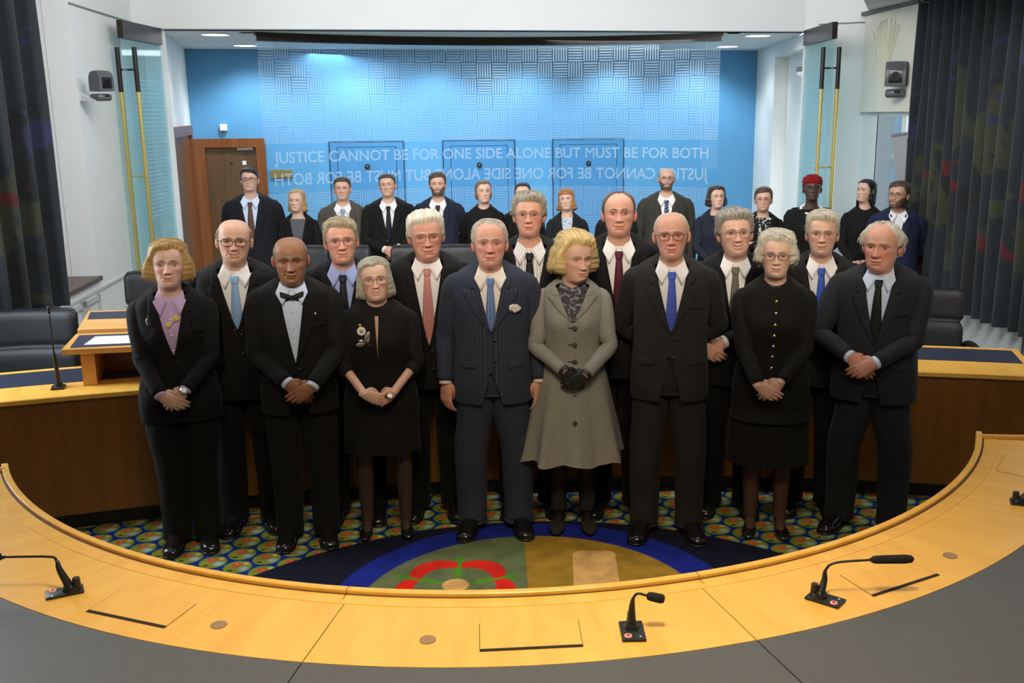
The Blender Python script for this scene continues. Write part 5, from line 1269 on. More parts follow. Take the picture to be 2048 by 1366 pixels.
    # hair -------------------------------------------------------------------
    if p.get('hair') and p['hair'].get('line') != 'none':
        h = hair_mesh(p, lod, rng); h.v = [place(v) for v in h.v]; fin(h, 'hair', M_HAIR)
        if 'drape' in p['hair']:
            d = MB(); L_ = p['hair']['drape']; th_ = np.radians(np.linspace(70, 290, 26)); zs = np.linspace(.03, -L_, 16)
            G = np.array([[((.088 + .012 * (.03 - z) / L_ + .004 * noise3(np.array([a * 14, z * 6, 2.0]))) * sin(a), .012 - (.100 - .012 * sm(-.12, -.2, z)) * cos(a) , z) for a in th_] for z in zs]); d.sheet(G, .006, col=np.array(p['hair']['col'])); d.v = [place(v) for v in d.v]; fin(d, 'hair_length', M_HAIR)
    # head scarf
    if p.get('wrap'):
        hb = MB(); th_ = np.linspace(-pi, pi, 48, endpoint=False); k_ = np.linspace(11.6, 17.99, 22); B = head_base(k_, th_); D = B - np.array([0, .006, 0]); D[..., 2] = np.maximum(D[..., 2], 0); D /= np.linalg.norm(D, axis=-1)[..., None] + 1e-9
        lim = INTR(np.degrees(np.abs(th_)), [0, 60, 100, 180], [.048, .045, .01, -.03])[None]; mk = sm(0, .008, B[..., 2] - lim); fold = .004 * np.sin(B[..., 2] * 260 + 3 * np.sin(th_)[None]); t_ = mk * (.014 + fold + .018 * sm(.03, .10, B[..., 2])) + (1 - mk) * -.01
        hb.grid(place(B + D * t_[..., None], True), True, False, True); fin(hb, 'head_scarf', cloth('red_scarf', srgb(130, 20, 26), 0.9))
    # spectacles ----------------------------------------------------------------
    gl = p.get('glasses')
    if gl:
        thick = {'dark': .0019, 'thin': .0010, 'mid': .0014, 'rimless': .0006}[gl[0]]; lw, lh = gl[1], gl[2]; m_ = M_FRAMEB if gl[0] in ('dark', 'mid') else M_FRAMET
        f = MB(); a = np.linspace(0, 2 * pi, 25); lens = []
        for sd in (-1, 1):
            q = np.stack([sd * .0325 + lw * spow(np.cos(a), .75), -.1075 + .012 * ((np.abs(.0325 + sd * 0 + lw * np.cos(a) * 1) - .015) / .05) ** 2 + 0 * a, -.003 + lh * spow(np.sin(a), .75)], -1)
            q[:, 1] = -.1080 + .014 * (np.abs(q[:, 0]) / .06) ** 2
            f.tube(q, thick, 6, cap=False); lens.append(q[:-1])
            f.tube([(sd * (.0325 + lw), -.097, .004), (sd * .0745, -.088, .006), (sd * .0815, -.03, .004), (sd * .0835, .010, .002)], thick, 6, res=14)
        f.tube([(-.0325 + lw, -.1075, .003), (0, -.1135, .006), (.0325 - lw, -.1075, .003)], thick, 6, res=7); f.v = [place(v, True) for v in f.v]; fr_ = fin(f, 'spectacles', m_)
        for q in lens:
            l_ = MB(); l_.grid(place(np.array([q, q * .02 + q.mean(0) * .98]), True), True, False, True); fin(l_, 'lens', M_LENS, fr_)
    # clothes -----------------------------------------------------------------
    kind = o['kind']; jm = cloth(*o['jacket'][:2], **(o['jacket'][2] if len(o['jacket']) > 2 else {}))
    NT = 72 if lod == 1 else 44; u = np.linspace(-1, 1, NT, endpoint=False); tht = pi * (.6 * u + .4 * u ** 3)
    def sleeve(mb, pth, cuff=1.0, rs=1.0, end=None, m_=0):
        P_ = cr(np.array(pth), 30 if lod == 1 else 16)
        if end is not None: P_ = P_[:max(6, int(len(P_) * end))]
        tt = np.linspace(0, 1 if end is None else end, len(P_)); rad = np.interp(tt, [0, .16, .33, .52, .66, .82, 1], [.050, .067, .061, .056, .054, .049, .043 * cuff]) * rs * (.88 if fem else 1)
        if lod == 1: rad = rad * (1 + .035 * noise3(P_ * 24, 5) + .03 * np.sin(tt * 60) * np.exp(-((tt - .63) / .16) ** 2))
        mb.tube(P_, rad, 18 if lod == 1 else 12, cap=True, m=m_)
    flare = o.get('flare')
    hem = o.get('hem', .775); vz = o.get('v', 1.10); wv = o.get('wv', .082); ztop = 1.468 if not fem else 1.448
    xe = lambda z: wv * np.clip((z - vz) / (ztop - vz), 0, 1.3) ** .85
    jk = MB(); zs = np.concatenate([np.linspace(max(hem, .76), 1.40, 40 if lod == 1 else 22, endpoint=False), np.linspace(1.40, T.z1 - o.get('ntop', 0) - (.008 if kind in ('suit', 'blazer', 'coat') else 0), 14 if lod == 1 else 9)])
    P = T.rings(zs, tht)
    if fem and o.get('bust', 1): P[..., 1] -= .014 * np.exp(-((zs[:, None] - 1.245) / .05) ** 2) * np.exp(-((np.abs(P[..., 0]) - .075) / .04) ** 2) * (np.cos(tht)[None] > 0)
    if lod == 1: P[..., 1] += .006 * noise3(P * np.array([8, 8, 8]), 11) * sm(1.45, 1.40, zs)[:, None] * sm(.06, .13, np.abs(P[..., 0]))
    if flare:   # long coat or dress below the waist
        zl = np.linspace(flare['hem'], max(hem, .76) - .001 if not flare.get('from') else flare['from'], 40); zf = flare.get('from', .76)
        a0, f0, b0 = T.prof(np.array([zf])); a0, f0, b0 = a0[0], f0[0], b0[0]; tt = ((zf - zl) / (zf - flare['hem']))[:, None]
        gw = flare['w']; rp = flare.get('rip', .05); nn = flare.get('folds', 9)
        rip = 1 + rp * tt * np.sin(nn * tht + 1.3 * np.sin(2 * tht + .7))[None] + .4 * rp * tt * np.sin(2.7 * nn * tht + 1.0)[None] * .4
        e_ = 2 / T.n; a_ = a0 + (gw - a0) * tt ** .9; f_ = f0 + (flare.get('f', gw * .8) - f0) * tt ** .9; b_ = b0 + (flare.get('b', gw * .75) - b0) * tt ** .9
        sn, cs = np.sin(tht)[None], np.cos(tht)[None]; X = a_ * spow(sn, e_) * rip; Y = np.where(cs > 0, -f_, b_) * np.abs(cs) ** e_ * rip; Zl = zl[:, None] + min(.012, rp * .15) * tt * np.sin(nn * tht + 2)[None]
        Q = np.stack([X, Y, Zl + 0 * X], -1); cut = zs > zl[-1] + .004; P = np.concatenate([Q, P[cut]], 0); zs = np.concatenate([zl, zs[cut]])
    xc, zc_ = P[..., 0], P[..., 2]; keep = np.ones(P.shape[:2], bool); cosf = np.cos(tht)[None] > 0
    c0_ = NT // 2; sg = np.where(np.arange(NT) >= c0_, 1.0, -1.0)[None]; ow = np.zeros(P.shape[:2])
    if o.get('open', True): ow = np.maximum(ow, np.where(zc_ > vz, xe(zc_), 0))
    if o.get('cut') and not flare: ow = np.maximum(ow, np.where(zc_ < o['cut'], .06 * np.clip((o['cut'] - zc_) / (o['cut'] - .76), 0, 1) ** .8, 0))
    ow = np.minimum(ow, .84 * T.prof(zs)[0][:, None]); mv = (np.abs(xc) < ow) & cosf; P[..., 0] = np.where(mv, sg * ow, xc); yf_ = np.where(mv, T.front(np.minimum(ow, .2), zs[:, None] + 0 * ow), P[..., 1]); P[..., 1] = yf_
    gap_ = ow[:, c0_] > .002; keep[:, c0_ - 1] &= ~(gap_)
    lid = P[-1:].copy(); cxy = np.array([0, -.012]); lid[..., :2] = cxy + (lid[..., :2] - cxy) * .62; lid[..., 2] -= .004
    if not o.get('ntop'): P = np.concatenate([P, lid], 0); keep = np.concatenate([keep, np.ones((1, NT), bool)], 0); keep[-2] = True
    jk.grid(P, True, keep=keep)
    for sd, pth, E, Wt, fdir in sl: sleeve(jk, pth, o.get('cuffw', 1.0), o.get('sr', 1.0), o.get('slv'))
    if lod == 1 and not flare:
        Pi = P[:1].copy(); Pi[..., :2] *= .97; 
    jname = {'suit': 'jacket', 'blazer': 'jacket', 'dress': 'dress', 'coat': 'coat', 'tunic': 'jacket', 'top': 'top'}[kind]
    J = fin(jk, jname, jm)
    FR = lambda x, z: T.front(x, z)
    def patch(xf, z0, z1, lift, nu=7, nv=20, th_=.004, mat=jm, par=J, name='panel'):
        zz = np.linspace(z0, z1, nv); G = []
        for z in zz:
            xa, xb = xf(z); xs = np.linspace(xa, xb, nu); G.append(np.stack([xs, FR(xs, np.full(nu, z)) - (lift if np.isscalar(lift) else lift(xs, z)), np.full(nu, z) + sm(1.44, 1.51, np.full(nu, z)) * .30 * FR(xs, np.full(nu, z))], -1))
        q = MB(); q.sheet(np.array(G), th_); return fin(q, name, mat, par)
    def button(x, z, r, mat, par=J, lift=.004):
        q = MB(); y = float(FR(np.array(x), np.array(z))) - lift; q.tube([(x, y, z), (x, y - .003, z), (x, y - .0045, z)], [r, r, r * .7], 12); fin(q, 'button', mat, par, sharp=50)
    if kind in ('suit', 'blazer', 'coat'):
        for sd in (-1, 1):
            tz = np.concatenate([np.linspace(0, .27, 8), [.285], np.linspace(.30, 1, 16)]); G = []
            LW = o.get('lw', .082)
            for t in tz:
                z = ztop + .012 + (vz - ztop - .012) * t; lw = np.interp(t, [0, .12, .27, .285, .30, .36, .7, 1], [.030, .046, .052, .040, LW * .86, LW, LW * .62, .006])
                xi = float(xe(z)); zz_o = z + np.interp(t, [0, .27, .30, .5, 1], [0, .0, .012, .008, 0])
                row = []
                for q_ in np.linspace(0, 1, 5):
                    x = xi - .003 + lw * q_; zq = z + (zz_o - z) * q_; y = float(FR(np.array(x), np.array(zq))) - (.0095 - .003 * q_ if q_ > 0 else .004); zt_ = zq + sm(1.44, 1.51, zq) * .30 * y
                    row.append((sd * x, y, zt_))
                G.append(row)
            q = MB(); q.sheet(np.array(G), .006); fin(q, 'lapel', jm, J)
        th_ = np.radians(np.linspace(84, 276, 20)); q = MB()
        nb_ = [(.104, 1.446), (.088, 1.474), (.0755, 1.492), (.070, 1.490)]
        G = [[(r_ * sin(a) * 1.02, -.004 - r_ * cos(a) * .98, (zz - (.0 if not fem else .018)) + .012 * -cos(a)) for a in th_] for r_, zz in nb_]; q.grid(np.array(G), False); fin(q, 'collar', jm, J)
        if lod == 1 and kind != 'coat':
            patch(lambda z: (.004, .010), hem if not o.get('cut') else o['cut'] - .02, vz + .01, .0035, 3, 14, .003, name='front_edge')
            for z in o.get('btn', (vz - .025, vz - .125)): button(.018, z, .0085, o.get('btnm', M_BTN))
            for sd in (-1, 1): patch(lambda z, sd=sd: (sd * .085, sd * .165), .965, 1.005, .004, 6, 4, .004, name='pocket_flap')
            patch(lambda z: (.092, .158), 1.262, 1.282, .0035, 5, 3, .003, name='breast_pocket')
    # shirt, collar, tie --------------------------------------------------------
    if o.get('shirt'):
        shm = cloth(*o['shirt'][:2], **(o['shirt'][2] if len(o['shirt']) > 2 else {}))
        q = MB(); zz = np.linspace(vz - .05, 1.47 if not fem else 1.45, 26); xs = np.linspace(-.105, .105, 19); nk = o.get('neckv', 0)
        G = np.array([np.stack([xs, FR(xs, np.full(19, z)) + .006 - .004 * np.exp(-(xs / .012) ** 2), np.full(19, z) + sm(1.44, 1.51, np.full(19, z)) * .3 * FR(xs, np.full(19, z))], -1) for z in zz])
        kp = np.ones(G.shape[:2], bool)
        if nk: kp &= ~((np.abs(G[..., 0]) < nk * np.clip((G[..., 2] - o.get('neckz', 1.33)) / .1, 0, 1)) )
        q.grid(G, False, keep=kp); SH = fin(q, 'shirt', shm)
        if o.get('collar', True):
            q = MB(); th_ = np.linspace(-pi, pi, 40, endpoint=False); G = []
            dz = -.018 if fem else 0
            for k_, (rr_, dz_) in enumerate(((.068, 0), (.066, .016), (.064, .030), (.060, .030), (.060, .0))):
                G.append([(rr_ * sin(a), -.012 - rr_ * 1.10 * cos(a), 1.470 + dz + dz_ - .030 * cos(a)) for a in th_])
            q.grid(np.array(G), True)
            for sd in (-1, 1):
                A, B_, C_, D_ = (np.array(v) + np.array([0, 0, dz]) for v in ((.006, -.090, 1.462), (.064, -.030, 1.502), (.084, -.062, 1.452), (.050 + o.get('spread', 0), -.124, 1.388)))
                D_[1] = min(D_[1], float(FR(np.array(D_[0]), np.array(D_[2]))) - .010); C_[1] = min(C_[1], float(FR(np.array(C_[0]), np.array(C_[2]))) - .013)
                if o.get('opencol'): A = A + np.array([.012, -.004, -.01]); D_ = D_ + np.array([.0, .0, -.012])
                uu = np.linspace(0, 1, 6); G = np.array([[A * (1 - a) * (1 - b) + B_ * a * (1 - b) + C_ * a * b + D_ * (1 - a) * b + np.array([0, -.012 * a * (1 - a) * 4 * .4 - .004, 0]) for a in uu] for b in uu]) * np.array([sd, 1, 1]); q.sheet(G, .004)
            fin(q, 'shirt_collar', shm, SH)
        if o.get('placket', lod == 1):
            for z in np.arange(vz + .04, 1.40, .085):
                if not o.get('tie'): button(0, z, .0055, M_PEARL, SH, -.001)
        if not o.get('slv') and o.get('cuff', True) and mode != 'behind':
            q = MB()
            for sd, pth, E, Wt, fdir in sl:
                q = MB(); q.tube([Wt - fdir * .03, Wt - fdir * .004, Wt + fdir * (.008 if not fem else .004), Wt + fdir * (.006 if not fem else .002)], np.array([.036, .0365, .036, .031]) * (.9 if fem else 1), 18, cap=False); fin(q, 'shirt_cuff', shm, SH)
    if o.get('tie'):
        tm = cloth(*o['tie'][:2], **(dict(rough=.5, wr=.1) | (o['tie'][2] if len(o['tie']) > 2 else {})))
        q = MB(); rows = []; zz = np.linspace(1.408, max(vz - .03, 1.0), 24)
        for z in zz:
            f = (1.408 - z) / .40; hw = min(.0155 + .0265 * min(f, 1.0) ** .85, max(float(xe(z)) + .001, .002)); xs = np.linspace(-hw, hw, 7); y = FR(xs, np.full(7, z)); y = y - .011 + .006 * (xs / hw) ** 2 - .004 * np.exp(-f * 30); y = y + .016 * sm(vz + .035, vz - .03, z)
            rows.append(np.stack([xs, y, np.full(7, z)], -1))
        q.sheet(np.array(rows), .005); TI = fin(q, 'necktie', tm)
        q = MB(); rows = []
        for z, hw, dp in ((1.448, .019, .004), (1.440, .0215, .010), (1.425, .020, .0135), (1.410, .0165, .012), (1.402, .014, .006)):
            xs = np.linspace(-1, 1, 9); rows.append(np.stack([xs * hw, float(FR(np.array(0.), np.array(1.43))) + .001 - (1.448 - z) * .34 - dp * np.sqrt(np.clip(1 - xs ** 2 * .95, 0, 1)), np.full(9, z)], -1))
        q.sheet(np.array(rows), .012); fin(q, 'tie_knot', tm, TI)
    if o.get('bow'):
        q = MB(); rows = []
        for sd in (-1, 1):
            rows = []
            for t in np.linspace(0, 1, 9):
                hw = .010 + .020 * t ** .8 - .002 * sm(.85, 1, t); xs = np.linspace(-1, 1, 7); rows.append(np.stack([np.full(7, sd * (.006 + .056 * t)) , float(FR(np.array(0.), np.array(1.43))) - .016 + .012 * t - .007 * np.cos(xs * 4.5) * (1 - .4 * t), 1.428 + xs * hw], -1))
            q.sheet(np.array(rows), .008)
        q.box((0, float(FR(np.array(0.), np.array(1.43))) - .022, 1.428), (.018, .016, .024), bev=.006); fin(q, 'bow_tie', cloth('black_bow', (.008, .008, .01), .4, wr=.2))
    # lower garments --------------------------------------------------------------
    lower = o.get('lower', 'trousers'); lm = cloth(*(o.get('trousers') or o['jacket'])[:2], **((o.get('trousers') or o['jacket'])[2] if len((o.get('trousers') or o['jacket'])) > 2 else {}))
    if lower == 'trousers':
        q = MB(); zz = np.linspace(.80, 1.06, 12); G = T.rings(np.maximum(zz, .77), tht, -.008); G[..., 2] = zz[:, None]; kx = np.interp(zz, [.80, .86, 1.06], [.90, .97, .96])[:, None]; G[..., 0] *= kx; G[..., 1] *= np.interp(zz, [.80, .86, 1.06], [.80, .93, .95])[:, None]; q.grid(G, True, True, True)
        for sd, pts, fx in legs:
            pp = [(sd * .092, .0, .90), (sd * .098, -.003, .70), (fx * .98, -.008, .48), (fx, .010, .25), (fx + sd * .002, .006, .10), (fx + sd * .002, .004, .042)]
            P_ = cr(pp, 34 if lod == 1 else 14); rad = np.interp(np.linspace(0, 1, len(P_)), [0, .2, .4, .6, .8, .93, 1], [.098, .098, .086, .080, .076, .078, .078]) * p.get('tw', 1.0)
            if lod == 1: t_ = np.linspace(0, 1, len(P_)); rad = rad * (1 + .03 * noise3(P_ * 17, 2 + sd) + .045 * np.sin(t_ * 52 + sd) * sm(.82, .95, t_))
            q.tube(P_, rad, 18 if lod == 1 else 10, cap=False)
        fin(q, 'trousers', lm)
    elif lower == 'skirt':
        q = MB(); z1 = o['skirt_hem']; zz = np.linspace(z1, 1.0, 26); t = ((1.0 - zz) / (1.0 - z1))[:, None]; a0, f0, b0 = T.prof(np.full(26, .92)); sn, cs = np.sin(tht)[None], np.cos(tht)[None]; e_ = 2 / 2.3
        aw = a0[:, None] * .96 + (o.get('skirt_w', .22) - a0[:, None] * .96) * t; bw_ = f0[:, None] * .95 + .03 * t; bbk = b0[:, None] * .95 + .03 * t; rp = 1 + .02 * t * np.sin(7 * tht)[None]
        G = np.stack([aw * spow(sn, e_) * rp, np.where(cs > 0, -bw_, bbk) * np.abs(cs) ** e_ * rp, zz[:, None] + 0 * aw * sn], -1); q.grid(G, True, False, True); fin(q, 'skirt', lm)
    # shoes -----------------------------------------------------------------------
    sk = p.get('shoes', 'oxford'); toe = R(p.get('toe', 9))
    for sd, pts, fx in legs:
        q = MB()
        if sk == 'oxford':
            shoe_mesh(SHOE, q, (fx, -.015, .010), sd * toe, 1.04); so = fin(q, 'shoe', M_SHOE)
            q = MB(); shoe_mesh([(y, hw * 1.06 + .001, 0, .014) for y, hw, a, b_ in SHOE], q, (fx, -.015, 0), sd * toe, 1.05); fin(q, 'sole', M_BTN, so)
            if lod == 1:
                q = MB(); cr_, sr_ = cos(sd * toe), sin(sd * toe)
                for k_, yy in enumerate((-.045, -.062, -.079)):
                    z_ = .088 - .012 * k_; a_ = [(-.014, yy, z_), (0, yy - .002, z_ + .004), (.014, yy, z_)]; q.tube([(fx + x * cr_ - y * sr_, -.015 + x * sr_ + y * cr_, z) for x, y, z in a_], .0022, 6)
                fin(q, 'laces', M_BTN, so)
        elif sk == 'pump':
            shoe_mesh(PUMP, q, (fx, .0, .012), sd * toe * .6, 1.0); q.box((fx, .058, .012), (.036, .03, .024), bev=.005); fin(q, 'shoe', M_SHOE)
        else:
            q.tube([(fx, .02, .36), (fx, .02, .20), (fx, .02, .09)], [.056, .050, .046], 16, res=12); shoe_mesh(PUMP, q, (fx, .0, .010), sd * toe * .5, 1.12); fin(q, 'boot', plain('suede_black', (.012, .010, .009), .9))
    ex = p.get('extra')
    if ex: ex(dict(T=T, FR=FR, fin=fin, J=J, sl=sl, place=place, patch=patch, button=button, s=s, root=root, hands=hands, jm=jm))
    return root
# ------------------------------------------------------------------ who stands where
PALE = (.60, .36, .26); RUDDY = (.60, .31, .22); TAN = (.50, .29, .19); BROWN = (.30, .143, .072); DARK = (.075, .043, .030); FAIR = (.64, .41, .31)
BLACK = ('black_wool', (.0068, .0063, .0060)); CHAR = ('charcoal_wool', (.0115, .0108, .0102)); GREYW = ('dark_grey_wool', (.019, .018, .0168)); SLATE = ('slate_wool', (.0185, .0195, .0235))
WHITE = ('white_cotton', (.72, .71, .70), dict(wr=.2)); STRP = ('striped_cotton', (.70, .69, .68), dict(pattern='stripe', c2=(.20, .18, .24), k=.016, wr=.15)); SKY = ('pale_blue_cotton', (.55, .64, .80), dict(wr=.2)); BLUESH = ('blue_cotton', (.28, .34, .60), dict(wr=.2))
def pin(g, x, z, r, mat, name, dep=.004):
    q = MB(); y = float(g['FR'](np.array(x), np.array(z))) - .010; q.tube([(x, y, z), (x, y - dep, z), (x, y - dep * 1.4, z)], [r, r, r * .6], 14); return g['fin'](q, name, mat, g['root'], sharp=50)
def watch(g, sd, mat, dist=.012, r=.031):
    for s_, pth, E, Wt, fd in g['sl']:
        if s_ == sd:
            q = MB(); c = Wt + fd * dist; q.tube([c - fd * .008, c + fd * .008], [r, r], 18, cap=False); q.tube([c - fd * .008, c + fd * .008], [r * .93, r * .93], 18, cap=False); w = g['fin'](q, 'wristwatch', mat, g['root'])
            n = np.array([0, -1, .35]); n -= fd * (n @ fd); n /= np.linalg.norm(n); q = MB(); q.tube([c + n * r * .95, c + n * (r + .006)], [.014, .013], 16); g['fin'](q, 'watch_face', M_PLASTICW, w, sharp=40)
def x_f1(g):
    for x, z in ((-.012, 1.315), (.028, 1.345)):
        pin(g, x, z, .0145, plain('yellow_bead', srgb(238, 204, 92), .35), 'necklace_disc')
    q = MB(); z = np.linspace(0, 1, 14); q.tube([(-.012 + .04 * t, float(g['FR'](np.array(-.01), np.array(1.33))) - .011, 1.325 + .03 * t - .02 * sin(pi * t)) for t in z], .0018, 6); g['fin'](q, 'necklace_cord', M_GOLD, g['root'])
    q = MB(); q.tube([(-.115, float(g['FR'](np.array(-.115), np.array(1.33))) - .012, 1.355), (-.122, float(g['FR'](np.array(-.115), np.array(1.33))) - .013, 1.335), (-.116, float(g['FR'](np.array(-.115), np.array(1.31))) - .012, 1.315)], .004, 8, res=10); g['fin'](q, 'brooch', M_SILVER, g['root'])
    watch(g, 1, M_SILVER)
def x_f2(g):
    pin(g, .118, 1.335, .007, M_GOLD, 'lapel_pin')
def x_f3(g):
    pin(g, -.090, 1.335, .026, plain('ivory_enamel', (.75, .70, .52), .4), 'round_brooch', .005); pin(g, -.090, 1.335, .011, plain('enamel_green', (.18, .28, .16), .4), 'brooch_centre', .008); pin(g, -.098, 1.366, .010, M_GOLD, 'brooch_crown')
    q = MB(); y = float(g['FR'](np.array(-.07), np.array(1.26))) - .016
    for a, l_, w_ in ((200, .055, .014), (165, .038, .010), (70, .062, .015), (40, .030, .010)):
        c = np.array([-.068 + cos(R(a)) * l_ * .55, y, 1.272 + sin(R(a)) * l_ * .55]); rot = np.array([[cos(R(a)), 0, -sin(R(a))], [0, 1, 0], [sin(R(a)), 0, cos(R(a))]]); q.ell(c, (l_ * .55, .003, w_), 14, 6, rot=rot)
    q.tube([(-.085, y - .003, 1.288), (-.03, y - .003, 1.245)], [.006, .003], 8); g['fin'](q, 'dragonfly_brooch', M_SILVER, g['root'])
    q = MB(); zz = np.linspace(1.185, 1.415, 12); G = np.array([[(sd_ * (.0012 + .010 * sm(1.2, 1.41, z)), float(g['FR'](np.array(0.), np.array(z))) - .004, z + .3 * sm(1.44, 1.51, z) * 0) for sd_ in (-1, 0, 1)] for z in zz]); q.sheet(G, .004); g['fin'](q, 'neck_slit', plain('slit_skin', (.42, .24, .17), .6), g['J'])
    watch(g, 1, M_GOLD, .045, .029)
def x_f4(g):
    q = MB(); y = float(g['FR'](np.array(.125), np.array(1.285))) - .012
    for k in range(7):
        a = k * 2.4; q.ell((.125 + .018 * cos(a) * (1 if k else 0), y, 1.292 + .012 * sin(a)), (.014, .006, .012), 8, 6)
    q.ell((.105, y, 1.300), (.013, .005, .010), 8, 6); q.ell((.148, y + .002, 1.292), (.013, .005, .010), 8, 6); g['fin'](q, 'pocket_square', cloth('printed_silk', (.70, .68, .63), .6, 'floral', (.12, .10, .09), .008), g['J'])
    for z in (1.10, .985): pass
def x_f5(g):
    for z in (1.235, 1.135, 1.035): g['button'](.012, z, .0145, plain('coat_button', (.055, .05, .045), .35), g['J'], .006)
    for z in (1.235, 1.135, 1.035):
        q = MB(); y = float(g['FR'](np.array(-.02), np.array(z))) - .003; q.box((-.012, y, z), (.028, .003, .005)); g['fin'](q, 'buttonhole', plain('seam_dark', (.03, .028, .025), .8), g['J'])
    for z, yy in ((.70, -.215), (.84, -.165)):
        q = MB(); q.tube([(.012, yy - .004, z), (.012, yy - .012, z)], [.015, .013], 14); g['fin'](q, 'button', MATS['coat_button'], g['J'], sharp=50)
    q = MB(); zz = np.linspace(.44, 1.25, 30)
    # scarf bundled at the neck
    sc = cloth('grey_scarf', (.045, .045, .048), .8, 'floral', (.22, .22, .24), .020); q = MB(); th_ = np.linspace(-pi, pi, 44, endpoint=False); G = []
    for r_, z_, yo in ((.058, 1.475, -.012), (.072, 1.478, -.014), (.082, 1.455, -.02), (.088, 1.420, -.026), (.084, 1.385, -.03), (.07, 1.36, -.03)):
        G.append([((r_ + .006 * sin(5 * a + z_ * 90)) * sin(a), yo - (r_ + .007 * sin(4 * a + z_ * 70)) * cos(a), z_ - .018 * cos(a) + .006 * sin(3 * a + z_ * 50)) for a in th_])
    q.grid(np.array(G), True)
    zz = np.linspace(1.27, 1.42, 10); G = np.array([[(x, float(g['FR'](np.array(x), np.array(z))) - .004 - .008 * sin(x * 160 + z * 60) ** 2, z) for x in np.linspace(-.075 * (z - 1.24) / .18, .075 * (z - 1.24) / .18, 11)] for z in zz]); q.sheet(G, .01); g['fin'](q, 'scarf', sc, g['root'])
def x_f7(g):
    for k in range(7): g['button'](.004 - .002 * k, 1.385 - .062 * k, .0085, M_GOLD, g['J'], .006)
    q = MB(); th_ = np.linspace(-pi, pi, 44, endpoint=False); G = [[(r_ * 1.0 * sin(a), -.008 - r_ * 1.12 * cos(a), z_ - .026 * cos(a)) for a in th_] for r_, z_ in ((.084, 1.440), (.076, 1.462), (.070, 1.486), (.066, 1.488), (.064, 1.462))]
    q.grid(np.array(G), True); g['fin'](q, 'stand_collar', plain('velvet_black', (.006, .0055, .005), .95, sheen=.3), g['J'])
    g['patch'](lambda z: (.012, .018), .80, 1.40, .003, 3, 16, .003, name='front_edge')
def x_b13(g):
    q_ = []
    for k in range(30):
        a = 2 * pi * k / 30; q = MB(); q.ell((.096 * sin(a), -.018 - (.108 if cos(a) > 0 else .085) * cos(a), 1.438 - .040 * cos(a)), (.0145,) * 3, 10, 6); g['fin'](q, 'pearl', M_PEARL, g['root'])
def x_b8(g):
    q = MB()
    for sd in (-1, 1): q.tube([(sd * .055, float(g['FR'](np.array(.055), np.array(1.41))) - .012, 1.42), (sd * .02, float(g['FR'](np.array(.02), np.array(1.25))) - .012, 1.22), (0, float(g['FR'](np.array(0.), np.array(1.1))) - .014, 1.10)], .004, 6, res=10)
    g['fin'](q, 'lanyard', plain('lanyard_white', (.7, .7, .72), .6), g['root'])
def x_b14(g): watch(g, 1, M_SILVER, .0, .036)
def x_b12(g):
    pass
